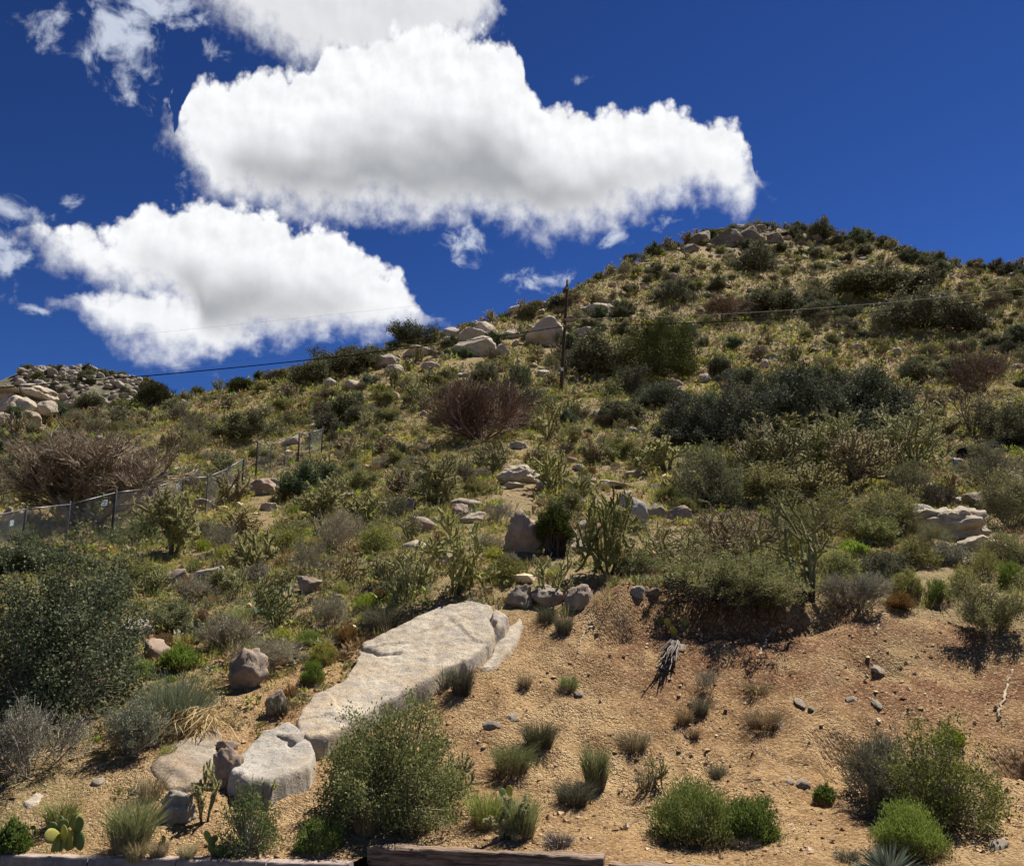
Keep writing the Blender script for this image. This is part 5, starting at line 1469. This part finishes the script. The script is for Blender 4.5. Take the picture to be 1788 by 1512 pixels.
def plate(px, py, wpx, hpx, base_a, base_b, label, cat='sign', name='sign', mat='sign'):
    d = pix_dir(px, py)
    # on the plane of the fence between two posts
    A, B = base_a, base_b; n = np.cross(B - A, np.array([0, 0, 1.0])); C0 = np.array([0, 0, CAM_H])
    t = ((A - C0) @ n) / (d @ n); c = C0 + d * t; n = nrm(n) * (1 if n[1] < 0 else -1)
    k = mpp(c); w, h = wpx * k, hpx * k; u = nrm(B - A); v = np.array([0, 0, 1.0])
    g = G()
    for mi, (ww, hh, off, z) in enumerate([(w, h, .03, 0)]):
        q = [c + n * off + u * sx * ww / 2 + v * sz * hh / 2 for sx, sz in ((-1, -1), (1, -1), (1, 1), (-1, 1))]
        q2 = [x - n * .012 for x in q]
        g.add(np.array(q + q2) - c, [(0, 1, 2, 3), (7, 6, 5, 4), (0, 4, 5, 1), (1, 5, 6, 2), (2, 6, 7, 3), (3, 7, 4, 0)], mat=mi)
    rng = np.random.default_rng(int(px)); g2 = G()
    for r_ in range(2):
        for k_ in range(3):
            cc = c + n * .0345 + u * (k_ - 1) * w * .27 + v * (.2 - .4 * r_) * h
            q = [cc + u * sx * w * .10 + v * sz * h * .11 for sx, sz in ((-1, -1), (1, -1), (1, 1), (-1, 1))]
            g2.add(np.array(q) - c, [(0, 1, 2, 3)])
    o = obj(name, g.mesh('plate', M[mat]), None, c)
    obj('print', g2.mesh('print', M['dark_steel']), o)
    return tag(o, label, cat, 'small plates on the fence')
plate(22, 913, 13, 10, b1[0], b1[1], 'pale blue sign plate on the fence at the left picture edge')
plate(181, 878, 13, 10, b1[2], b1[3], 'pale blue sign plate on the fence in front of the dead tree')
plate(308, 849, 9, 8, b1[4], b1[5], 'pale blue sign plate on the fence right of the dead tree')

pb = at(979, 682); pk = mpp(pb)
pt = on_ray(991, 489, pb[1])
pole = thing('utility_pole', 'dark brown wooden utility pole on the hillside', 'pole', pb)
n = 14; x = np.linspace(0, 1, n)
P = (x[:, None] * (pt - pb)) - np.array([0, 0, .3]) * (1 - x[:, None])
g = G(); tubes(g, P[None], (.135 - .04 * x)[None], 12); obj('shaft', g.mesh('shaft', M['pole_wood'], smooth=True), pole)
def pole_at(py):
    f = (682 - py) / (682 - 489); return pb + (pt - pb) * f
for nm, py in (('bracket', 562), ('bracket', 573), ('bracket', 506)):
    c = pole_at(py) - pb; g = G()
    tubes(g, np.array([[c + (0, -.08, 0), c + (0, -.17, 0), c + (0, -.22, 0)]]), np.full((1, 3), .03), 6)
    bo = obj(nm, g.mesh('bracket', M['dark_steel'], smooth=True), pole)
    g = G(); tubes(g, np.array([[c + (0, -.2, -.06), c + (0, -.2, 0), c + (0, -.2, .06)]]), np.array([[.03, .05, .03]]), 8)
    obj('insulator', g.mesh('insulator', M['kerb'], smooth=True), bo)
g = G(); c = pole_at(647) - pb + np.array([0, -.17, 0]); g.add(np.array([c + (sx * .09, -.02, sz * .12) for sx, sz in ((-1, -1), (1, -1), (1, 1), (-1, 1))]), [(0, 1, 2, 3)])
obj('number_plate', g.mesh('number_plate', M['white_tag']), pole)

def wire(name, A, B, sag, rad, mat, label, n=60):
    t = np.linspace(0, 1, n)[:, None]
    P = A + (B - A) * t; P[:, 2] -= sag * 4 * (t * (1 - t))[:, 0]
    g = G(); tubes(g, (P - A)[None], np.full((1, n), rad), 5)
    return tag(obj(name, g.mesh('wire', M[mat], smooth=True), None, A), label, 'wire')
wl, wr = on_ray(-260, 694, 44), on_ray(2050, 470, 56)
wire('power_line', pole_at(573) + (0, -.2, 0), wl, .55, .033, 'wire_black', 'thick black cable running from the pole down to the left edge')
wire('power_line', pole_at(573) + (0, -.2, 0), on_ray(2050, 486, 56), .75, .030, 'wire_black', 'black cable running from the pole to the right edge')
wire('power_line', pole_at(561) + (0, -.2, 0), wr, .75, .022, 'wire_pale', 'pale wire running from the pole to the right edge')
wire('power_line', pole_at(561) + (0, -.2, 0), on_ray(-260, 690, 60), .5, .010, 'wire_pale', 'thin pale wire running from the pole to the left along the ridge')
wire('power_line', pole_at(506) + (0, -.2, 0), on_ray(-260, 630, 50), .2, .004, 'wire_pale', 'faint wire crossing the sky in front of the lower cloud')

# ------------------------------------------------------------------ far rocky hill
hc = on_ray(135, 650, 300.0)
def far_h(x, y):
    dx = (x - hc[0]) / 30.0; dy = (y - hc[1]) / 40.0
    q = np.stack([x * .06, y * .06, 0 * x], -1)
    return hc[2] - 13.0 * (np.maximum(-dx, 0) * 1.0 + np.maximum(dx, 0) * .70) ** 2 - 24 * dy ** 2 + 1.6 * fbm(q, 4) - .3
xs = np.linspace(hc[0] - 90, hc[0] + 90, 90); ys = np.linspace(hc[1] - 60, hc[1] + 60, 50)
X, Y = np.meshgrid(xs, ys, indexing='ij'); Z = np.maximum(far_h(X, Y), 20.0)
g = G(); idx = np.arange(X.size).reshape(X.shape)
g.add(np.stack([X, Y, Z], -1), np.stack([idx[:-1, :-1], idx[1:, :-1], idx[1:, 1:], idx[:-1, 1:]], -1).reshape(-1, 4), .5, .0)
structure(obj('far_hill', g.mesh('far_hill', M['far_scrub'], smooth=True)))
rng = np.random.default_rng(77)
FR = [rock_mesh(700 + i, 3, 9, .14, 'granite_remote') for i in range(5)]
FS = [leafy(710 + i, 2.6, 1.8, 7, 26, (.35, .12), counts=(4, 5), jit=.25, leaf_mat='dark_leaf', split=False, rad=(.06, .04, .03)) for i in range(2)]
cnt = 0
while cnt < 340:
    px, dy = rng.uniform(30, 285), rng.uniform(-42, 2)
    x = on_ray(px, 680, hc[1] + dy)[0]; y = hc[1] + dy; z = float(far_h(np.array(x), np.array(y)))
    if z < 76: continue
    s = rng.uniform(.6, 1.5) * (1 if rng.random() < .85 else 1.5)
    if cnt % 6 < 5:
        o = obj('far_boulder', FR[rng.integers(5)], None, (x, y, z + s * .2), (rng.uniform(-.3, .3), rng.uniform(-.3, .3), rng.uniform(0, 6.28)), (s, s * .9, s * rng.uniform(.55, .85)))
        tag(o, 'pale boulder on the far rocky hill at the left skyline', 'boulder', 'boulders on the far rocky hill')
    else:
        o = obj('far_shrub', FS[rng.integers(2)], None, (x, y, z), (0, 0, rng.uniform(0, 6.28)), rng.uniform(.5, 1.2))
        tag(o, 'dark shrub among the boulders of the far rocky hill', 'shrub', 'shrubs on the far rocky hill')
    cnt += 1

# ------------------------------------------------------------------ plants and rocks scattered over the slope
rng = np.random.default_rng(2024)
TK = [np.array(TAKEN)]
def spots(n, y0, y1, rad, power=1.0, xlim=(-.655, .655), bias=None, tries=16):
    """n free places on the slope between depths y0 and y1 (inside the crest)"""
    N = n * tries
    y = (rng.random(N) * (y1 ** (power + 1) - y0 ** (power + 1)) + y0 ** (power + 1)) ** (1 / (power + 1))
    u = rng.uniform(*xlim, N); x = u * y
    ok = np.hypot(x, y) < crest_r(np.arctan2(x, y)) - .5
    ok &= (y0 > 12) | (u < -.17)
    if bias is not None: ok &= rng.random(N) < bias(x, y, u)
    x, y = x[ok], y[ok]
    T = np.zeros((len(TK[0]) + n, 3)); m = len(TK[0]); T[:m] = TK[0]; out = []
    for a_, b_ in zip(x, y):
        if len(out) >= n: break
        q = T[:m]
        if ((q[:, 0] - a_) ** 2 + (q[:, 1] - b_) ** 2 < (q[:, 2] + rad) ** 2).any(): continue
        T[m] = (a_, b_, rad); m += 1; out.append((a_, b_))
    TK[0] = T[:m]
    if not out: return []
    o = np.array(out); z = height(o[:, 0], o[:, 1])
    return [(p_[0], p_[1], float(q_)) for p_, q_ in zip(o, z)]
ZN = [(10.8, 14.8, 'on the left foreground slope'), (14.6, 22, 'on the near slope just above the brow'), (22, 48, 'in the middle of the hillside'), (48, 84, 'on the upper hillside'), (84, 136, 'on the steep slope below the summit')]

ZS = (.40, .52, .66, .9, 1.0)
SCAT = []
def scatter(name, meshes, counts, desc, cat, size, rad, sq=(1, 1), sink=.03, power=.6, bias=None, squash=None, lean=.08):
    for (y0, y1, zp), n, zs in zip(ZN, counts, ZS):
        for (x, y, z) in spots(n, y0, y1, rad, power, bias=bias):
            s = rng.uniform(*size) * zs
            sc = (s * rng.uniform(.85, 1.15), s * rng.uniform(.85, 1.15), s * rng.uniform(.8, 1.2)) if squash is None else (s, s * rng.uniform(.7, 1), s * rng.uniform(*squash))
            o = obj(name, meshes[rng.integers(len(meshes))], None, (x, y, z - sink * s), (rng.normal() * lean, rng.normal() * lean, rng.uniform(0, 6.28)), sc)
            SCAT.append((o, desc, cat, zp, (float(x), float(y), z)))

def patchy(k, lo=.12):
    def f(x, y, u):
        v = fbm(np.stack([x * .07 + k * 13.7, y * .07, 0 * x + k * 3.3], -1), 3); return lo + (1 - lo) * sstep(v, -.25, .35)
    return f
def vm(f, n): return [f(i) for i in range(n)]
S_ch_n = vm(lambda i: cholla(800 + i, 1.35, 1.25, 4 + i % 3, (4, 3, 2), 1, ('cholla_skin', 'cholla_brown')[i % 4 == 3], .028, split=False, spine=(.036, .0032), nsp=26), 4)
S_ch = vm(lambda i: cholla(810 + i, 1.5, 1.5, 5 + i % 3, (4, 3, 2), 0, ('cholla_skin', 'cholla_brown')[i % 3 == 2], .038, split=False, spine=(.065, .008), nsp=12), 6)
S_dk = vm(lambda i: leafy(820 + i, 1.8, 1.25, 8, 34, (.12, .038), counts=(5, 6), jit=.10, leaf_mat=('dark_leaf', 'oak_leaf')[i % 2], split=False, rad=(.03, .016, .01)), 5)
S_ol = vm(lambda i: leafy(830 + i, 1.3, .85, 9, 30, (.07, .020), counts=(5, 6), jit=.06, leaf_mat='olive_leaf', bark='grey_twig', split=False, rad=(.016, .010, .007)), 4)
S_tw = vm(lambda i: twiggy(840 + i, 1.5, 1.25, 13, (5, 4, 3), twig=('grey_twig', 'red_twig')[i % 2], leaf_mat=('olive_leaf', 'dark_leaf')[i % 2], per=3, leaf=(.07, .018), split=False, rad=(.020, .013, .009, .007), jit=.04), 4)
S_sg = vm(lambda i: twiggy(850 + i, .9, .55, 15, (5, 4, 2), twig='pale_twig', leaf_mat='sage_leaf', per=4, leaf=(.035, .010), split=False, rad=(.010, .007, .005, .004)), 3)
S_br = vm(lambda i: dome(860 + i, .62, .42, 420, .005, ('bright_green', 'yellow_green', 'yellow_green')[i % 3], 3, leaf=(.06, .006)), 4)
S_ru = vm(lambda i: dome(870 + i, .55, .38, 360, .006, ('rust', 'dry_grass')[i % 2], 2, leaf=(.06, .008)), 3)
S_rk = vm(lambda i: rock_mesh(880 + i, 3, 8, .15, ('granite', 'granite_far', 'granite_pink', 'granite_grey', 'granite_dark')[i % 5]), 10)

# rocks gather towards the summit and the ridge
rocky = lambda x, y, u: np.where(y > 95, 1.0, np.where((y > 60) & (u > -.12) & (u < .05), .75, .45))
scatter('rock', S_rk, (22, 24, 66, 60, 150), 'weathered granite rock', 'rock', (.22, .72), .34, sink=-.10, squash=(.45, .9), bias=rocky, lean=.25)
scatter('dark_shrub', S_dk, (0, 4, 22, 80, 80), 'dark grey-green shrub', 'shrub', (.35, 1.25), .45, bias=patchy(1))
scatter('cholla', S_ch_n, (9, 64, 0, 0, 0), 'green branching cholla', 'cactus', (.6, 1.15), .40)
scatter('cholla', S_ch, (0, 0, 110, 90, 50), 'spiny branching cholla', 'cactus', (.6, 1.1), .45)
scatter('bare_shrub', S_tw, (4, 8, 40, 110, 70), 'bare brownish shrub', 'shrub', (.35, 1.15), .40, bias=patchy(2))
scatter('olive_shrub', S_ol, (16, 24, 70, 90, 50), 'low olive shrub', 'shrub', (.35, 1.2), .30, bias=patchy(3))
scatter('grey_shrub', S_sg, (26, 40, 80, 40, 0), 'pale silvery shrub', 'shrub', (.6, 1.3), .30)
scatter('snakeweed', S_br, (20, 54, 130, 95, 20), 'yellow-green cushion bush', 'bush', (.6, 1.4), .24)
scatter('dry_tuft', S_ru, (26, 44, 130, 105, 20), 'rust-brown dry tuft', 'bush', (.6, 1.4), .22)

# every scattered plant is told apart by the landmark it stands nearest to
LAND = [('utility pole', 980, 660, 10), ('dark green juniper', 1155, 625, 60), ('reddish bare shrub', 838, 730, 70), ('dead tree', 165, 860, 110), ('split tan boulder', 908, 828, 40), ('leaning grey slab', 1100, 890, 30),
        ('summit outcrop', 1270, 412, 70), ('broad summit slab', 1412, 400, 40), ('ridge outcrop', 815, 592, 45), ('dark thicket', 1400, 720, 200), ('cholla thicket', 1480, 820, 150), ('large hollow boulder', 1680, 905, 75), ('tall open cholla', 1402, 960, 50),
        ('far fence run', 505, 790, 55), ('near fence run', 330, 870, 80), ('left boulder pile', 50, 710, 50), ('long pale slab', 700, 1110, 120), ('tall reddish boulder', 918, 925, 40), ('small skyline juniper', 268, 692, 30), ('tan boulder beside the fence', 450, 848, 30),
        ('wide shrub pair below the summit', 1550, 500, 80), ('round green shrub below the summit', 1318, 455, 30), ('flat sunlit slab', 1074, 840, 38), ('black fallen log', 1730, 785, 50), ('ridge shrub row', 595, 640, 70), ('rounded green shrub before the thicket', 1240, 820, 60),
        ('pale silvery shrub at mid left', 595, 925, 45), ('tall spreading cholla', 800, 970, 50), ('large left shrub', 105, 1100, 120), ('pale boulder above the pole', 1046, 540, 30), ('right end of the power line', 1720, 510, 50), ('full green cholla', 1062, 930, 45)]
ORD = ['', 'second ', 'third ', 'fourth ', 'fifth ', 'sixth ', 'seventh ', 'eighth ', 'ninth ', 'tenth ', 'eleventh ', 'twelfth ', 'thirteenth ', 'fourteenth ', 'fifteenth ', 'sixteenth ', 'seventeenth ', 'eighteenth ', 'nineteenth ', 'twentieth ']
TENS = ['', 'twenty-', 'thirty-']
def ordinal(i):
    return (ORD[i].strip() if i else 'first') if i < 20 else ({20: 'twenty-first', 30: 'thirty-first'}.get(i) or (TENS[i // 10 - 1] + ORD[i % 10].strip()))
def label_scatter():
    buckets = {}
    for (o, desc, cat, zp, (x, y, z)) in SCAT:
        dz = y * math.cos(PITCH) + (z - CAM_H) * math.sin(PITCH); vy = -y * math.sin(PITCH) + (z - CAM_H) * math.cos(PITCH)
        px, py = CX + FPX * x / dz, CY - FPX * vy / dz
        if not (-40 < px < 1828):
            px = min(max(px, -40), 1828)
        best = min(LAND, key=lambda l: max(math.hypot((px - l[1]) * .9, (py - l[2]) * 1.3) - l[3], 0))
        dx, dy = px - best[1], py - best[2]
        rel = ('right of' if dx > 0 else 'left of') if abs(dx) > abs(dy) * 1.3 else ('above' if dy < 0 else 'below')
        buckets.setdefault((desc, cat, best[0], rel), []).append((math.hypot(dx, dy), o))
    for (desc, cat, nm, rel), L in buckets.items():
        L.sort(key=lambda q: q[0])
        for i, (_, o) in enumerate(L):
            tag(o, ((ordinal(i) + ' ') if i else 'nearest ') + desc + ' ' + rel + ' the ' + nm, cat, desc + 's on the hillside')
label_scatter()
# upright plants along the skyline
SKY = {}
k = 0
for u in np.concatenate([np.linspace(.03, .66, 54), np.linspace(-.62, .0, 24)]):
    u = u + rng.normal() * .006; a = math.atan(u); rc = float(crest_r(a)) - rng.uniform(0, 2.5)
    x, y = rc * math.sin(a), rc * math.cos(a)
    me = S_ch[rng.integers(6)] if k % 3 else S_dk[rng.integers(5)]
    o = obj('cholla' if k % 3 else 'dark_shrub', me, None, (x, y, float(height(np.array(x), np.array(y))) - .05), (0, 0, rng.uniform(0, 6.28)), rng.uniform(.5, 1.0) * (1.25 if u > .1 else .8))
    rg_ = 'summit ridge' if u > .1 else 'left ridge'; kd_ = 'cholla' if k % 3 else 'small shrub'
    SKY.setdefault((kd_, rg_), []).append((u, o))
    k += 1

for (kd_, rg_), L in SKY.items():
    for i, (_, o) in enumerate(sorted(L, key=lambda q: q[0])):
        tag(o, ordinal(i) + ' ' + kd_ + ' against the sky along the ' + rg_ + ', counting from its left end', 'cactus' if kd_ == 'cholla' else 'shrub', kd_ + 's on the skyline')

# ------------------------------------------------------------------ ground cover nobody could count
_rk = np.array([(o.location.x, o.location.y, max(o.scale[0], .15)) for o in bpy.data.objects if o.name.startswith('rock') or o.name.startswith('boulder')])
_rk = np.concatenate([_rk * np.array([1, 1, .9]), np.stack([_rk[:, 0] * (1 - _rk[:, 2] * 1.3 / np.hypot(_rk[:, 0], _rk[:, 1])), _rk[:, 1] * (1 - _rk[:, 2] * 1.3 / np.hypot(_rk[:, 0], _rk[:, 1])), _rk[:, 2] * .8], -1), ROCKT])
def off_rocks(x, y):
    out = np.ones(len(x), bool)
    for s_ in range(0, len(x), 8000):
        d = (x[s_:s_ + 8000, None] - _rk[None, :, 0]) ** 2 + (y[s_:s_ + 8000, None] - _rk[None, :, 1]) ** 2
        out[s_:s_ + 8000] = (d > (_rk[None, :, 2] * .95) ** 2).all(1)
    return out

def cover(name, mat, n, y0, y1, nb_, hgt, wid, sel, label, spread=.16, power=.7):
    X = []; 
    N = int(n * 3)
    y = (rng.random(N) * (y1 ** (power + 1) - y0 ** (power + 1)) + y0 ** (power + 1)) ** (1 / (power + 1)); u = rng.uniform(-.67, .67, N); x = u * y
    ok = np.hypot(x, y) < crest_r(np.arctan2(x, y)) + .5
    p = np.stack([x, y, 0 * x], -1)
    ok &= sel(x, y, u, fbm(p * .35, 3), fbm(p * .08 + 40, 2)) > rng.random(N)
    ok &= off_rocks(x, y)
    x, y = x[ok][:n], y[ok][:n]; N = len(x); z = height(x, y)
    S = np.stack([x, y, z], -1)
    sc = rng.uniform(.55, 1.25, N)
    a = rng.uniform(0, 6.283, (N, nb_)); rr = rng.random((N, nb_)) * spread
    B = S[:, None] + np.stack([np.cos(a) * rr * .5, np.sin(a) * rr * .5, 0 * a - .02], -1) * sc[:, None, None]
    hh = hgt * rng.uniform(.5, 1.15, (N, nb_)) * sc[:, None]
    T = B + np.stack([np.cos(a) * rr * 1.1, np.sin(a) * rr * 1.1, hh], -1)
    sa = rng.uniform(0, 6.283, (N, nb_)); W2 = wid * rng.uniform(.6, 1.3, (N, nb_)) * sc[:, None]
    sv = np.stack([np.cos(sa) * W2, np.sin(sa) * W2, 0 * sa], -1)
    V = np.stack([B - sv, B + sv, T], 2).reshape(-1, 3)
    g = G(); F = np.arange(len(V)).reshape(-1, 3)
    tint = np.repeat(np.clip(rng.random((N, 1)) * .7 + rng.random((N, nb_)) * .3, 0, 1).ravel(), 3)
    g.add(V, F, tint, np.tile(np.array([.15, .15, 1.0]), len(F)))
    o = obj(name, g.mesh(name, M[mat])); o['kind'] = 'stuff'; o['label'] = label; o['category'] = 'grass'
    return o
hillsel = lambda x, y, u, n1, n2: np.clip(.55 + .9 * n1 + .5 * n2, .05, 1)
cover('grass', 'yellow_green', 4500, 14.2, 26, 12, .20, .006, hillsel, 'yellow-green grass growing all over the near slope')
cover('grass', 'grass_green', 1500, 10.6, 15, 12, .13, .004, lambda x, y, u, n1, n2: np.where(u > -.16, 0.0, np.clip(.25 + 1.2 * n1, 0, 1)), 'short green grass patches on the left foreground slope')
cover('grass', 'yellow_green', 17000, 25, 60, 8, .26, .016, hillsel, 'yellow-green grass growing all over the middle slope')
cover('grass', 'yellow_green', 26000, 58, 136, 6, .34, .034, hillsel, 'yellow-green grass growing all over the upper slope')
cover('dry_grass', 'dry_grass', 11000, 14.2, 60, 9, .20, .012, lambda x, y, u, n1, n2: np.clip(.45 - .9 * n1, .03, 1), 'dry brown grass between the shrubs of the lower slope')
cover('dry_grass', 'dry_grass', 9000, 58, 136, 8, .30, .030, lambda x, y, u, n1, n2: np.clip(.45 - .9 * n1, .03, 1), 'dry brown grass on the upper slope')
cover('dry_grass', 'straw', 3500, 10.2, 30, 9, .12, .004, lambda x, y, u, n1, n2: np.where((y < 14.5) & (u > -.12), .04, np.clip(.4 + .8 * n1, .02, 1)), 'short straw-coloured grass in the foreground')

def bush_cover(mat, n, y0, y1, nb_, size, leaf, k, label, flat=.75, lim=-1.0, power=.7):
    """low cushions too many to count, each a little dome of leaves"""
    N = n * 4
    y = (rng.random(N) * (y1 ** (power + 1) - y0 ** (power + 1)) + y0 ** (power + 1)) ** (1 / (power + 1)); u = rng.uniform(-.67, .67, N); x = u * y
    p = np.stack([x * .25 + 9.1 * k, y * .25, 0 * x + k], -1)
    ok = (np.hypot(x, y) < crest_r(np.arctan2(x, y)) + .3) & (rng.random(N) < np.clip(.42 + 1.2 * fbm(p, 3), .06, 1)) & ((y > 14.6) | (u < -.16))
    ok &= off_rocks(x, y)
    x, y = x[ok][:n], y[ok][:n]; N = len(x); z = height(x, y)
    s = rng.uniform(*size, N) * rng.uniform(.6, 1.0, N)
    d = rand_dirs(rng, N * nb_, .5).reshape(N, nb_, 3); d[..., 2] = np.abs(d[..., 2])
    C = np.stack([x, y, z], -1)[:, None] + d * (s[:, None] * rng.uniform(.45, 1.05, (N, nb_)) ** .6)[..., None] * np.array([1, 1, flat])
    C = C.reshape(-1, 3); m = len(C)
    a1 = nrm(d.reshape(-1, 3) * .6 + rng.normal(size=(m, 3)) * .6 + np.array([0, 0, .5])); a2 = nrm(np.cross(a1, rng.normal(size=(m, 3))))
    L = leaf * rng.uniform(.6, 1.4, (m, 1)) * np.repeat(np.sqrt(s / np.mean(s)), nb_)[:, None]
    V = np.stack([C - a2 * L * .35, C + a2 * L * .35, C + a1 * L], 1).reshape(-1, 3)
    g = G(); F = np.arange(len(V)).reshape(-1, 3)
    g.add(V, F, np.repeat(np.clip(np.repeat(rng.random(N), nb_) * .6 + rng.random(m) * .4, 0, 1), 3), np.repeat(np.clip(.2 + d[..., 2].ravel(), 0, 1), 3))
    o = obj('low_scrub', g.mesh('low_scrub', M[mat])); o['kind'] = 'stuff'; o['label'] = label; o['category'] = 'scrub'
for k, (mt, nm, w_) in enumerate([('bright_green', 'small bright green cushions', .4), ('yellow_green', 'small yellow-green cushions', 1.2), ('olive_leaf', 'small olive cushions', 1.2), ('dark_leaf', 'small dark green cushions', 1.0), ('rust', 'small rust-brown cushions', .8), ('sage_leaf', 'small pale grey cushions', .6)]):
    bush_cover(mt, int(170 * w_), 9.9, 14.4, 30, (.05, .15), .036, k + 31, nm + ' crowding the left foreground')
    bush_cover(mt, int(520 * w_), 13.5, 25, 34, (.10, .26), .060, k + 1, nm + ' crowding the near slope')
    bush_cover(mt, int(1300 * w_), 24, 60, 19, (.16, .46), .115, k + 11, nm + ' crowding the middle slope')
    bush_cover(mt, int(1500 * w_), 58, 136, 12, (.25, .80), .24, k + 21, nm + ' crowding the upper slope')

def gravel():
    N = 38000
    y = rng.uniform(8.6, 15.5, N); u = rng.uniform(-.62, .62, N); x = u * y
    n1 = fbm(np.stack([x * .7, y * .7, 0 * x + 5], -1), 3)
    ok = (y > edge_y(x) + .12) & ((y < 14.0) | (rng.random(N) < .35)) & ((x > -2.2) | (rng.random(N) < .45)) & (rng.random(N) < np.clip(.5 + 1.3 * n1, .15, 1))
    x, y = x[ok], y[ok]; N = len(x); z = height(x, y)
    s = np.minimum(.0045 / np.maximum(rng.random(N), .02) ** .55, .05)
    O = np.array([(1, 0, 0), (-1, 0, 0), (0, 1, 0), (0, -1, 0), (0, 0, 1), (0, 0, -1)], float)
    F = np.array([(0, 2, 4), (2, 1, 4), (1, 3, 4), (3, 0, 4), (2, 0, 5), (1, 2, 5), (3, 1, 5), (0, 3, 5)])
    V = (O[None] * rng.uniform(.55, 1.25, (N, 6, 1)) + rng.normal(size=(N, 6, 3)) * .22) * s[:, None, None]
    an = rng.uniform(0, 6.283, N); c, sn = np.cos(an)[:, None], np.sin(an)[:, None]
    V = np.stack([V[..., 0] * c - V[..., 1] * sn, V[..., 0] * sn + V[..., 1] * c, V[..., 2] * .75], -1)
    V = V + np.stack([x, y, z + s * .15], -1)[:, None]
    g = G(); g.add(V, (F[None] + 6 * np.arange(N)[:, None, None]).reshape(-1, 3), np.repeat(rng.random(N), 6), .5)
    o = obj('gravel', g.mesh('gravel', M['pebble'])); o['kind'] = 'stuff'; o['label'] = 'loose tan gravel strewn over the bare bank'; o['category'] = 'gravel'
gravel()

def loose_stones():
    N = 9000
    y = (rng.random(N) * (136 ** 1.5 - 14.5 ** 1.5) + 14.5 ** 1.5) ** (1 / 1.5); u = rng.uniform(-.66, .66, N); x = u * y
    n1 = fbm(np.stack([x * .12, y * .12, 0 * x + 3], -1), 3)
    ok = (np.hypot(x, y) < crest_r(np.arctan2(x, y))) & (rng.random(N) < np.clip(.35 + 1.3 * n1 + .35 * (y > 95), .05, 1)); x, y = x[ok], y[ok]; N = len(x); z = height(x, y)
    s = np.minimum(.045 / np.maximum(rng.random(N), .02) ** .5, .22) * (.7 + y / 110)
    V0, F = ico(1); K = len(V0)
    V = V0[None] * rng.uniform(.65, 1.25, (N, K, 1)) * np.stack([s * rng.uniform(.8, 1.5, N), s, s * .6], -1)[:, None]
    V = V + np.stack([x, y, z + s * .18], -1)[:, None]
    g = G(); g.add(V, (F[None] + K * np.arange(N)[:, None, None]).reshape(-1, 3), np.repeat(.55 + .45 * rng.random(N), K), .5)
    o = obj('loose_stones', g.mesh('loose_stones', M['pebble'])); o['kind'] = 'stuff'; o['label'] = 'small pale stones lying all over the hillside'; o['category'] = 'stones'
loose_stones()

def twig_litter():
    N = 800
    y = rng.uniform(8.9, 15.5, N); u = rng.uniform(-.62, .62, N); x = u * y
    n1 = fbm(np.stack([x * .6, y * .6, 0 * x + 7], -1), 3)
    ok = (y > edge_y(x) + .15) & (rng.random(N) < np.clip(.3 + 1.4 * n1, .04, 1)); x, y = x[ok], y[ok]; N = len(x)
    a = rng.uniform(0, 6.283, N); L = rng.uniform(.05, .28, N)
    x2, y2 = x + np.cos(a) * L, y + np.sin(a) * L
    P = np.stack([np.stack([x, y, height(x, y) + .008], -1), np.stack([(x + x2) / 2 + rng.normal(size=N) * .02, (y + y2) / 2, height((x + x2) / 2, (y + y2) / 2) + .02], -1), np.stack([x2, y2, height(x2, y2) + .012], -1)], 1)
    g = G(); tubes(g, P, taper(.0045, .002, 3, N), 3, rng.random(N), cap=False)
    o = obj('twig_litter', g.mesh('twig_litter', M['grey_twig'])); o['kind'] = 'stuff'; o['label'] = 'dry twigs and dead stems littering the near slope'; o['category'] = 'litter'
twig_litter()
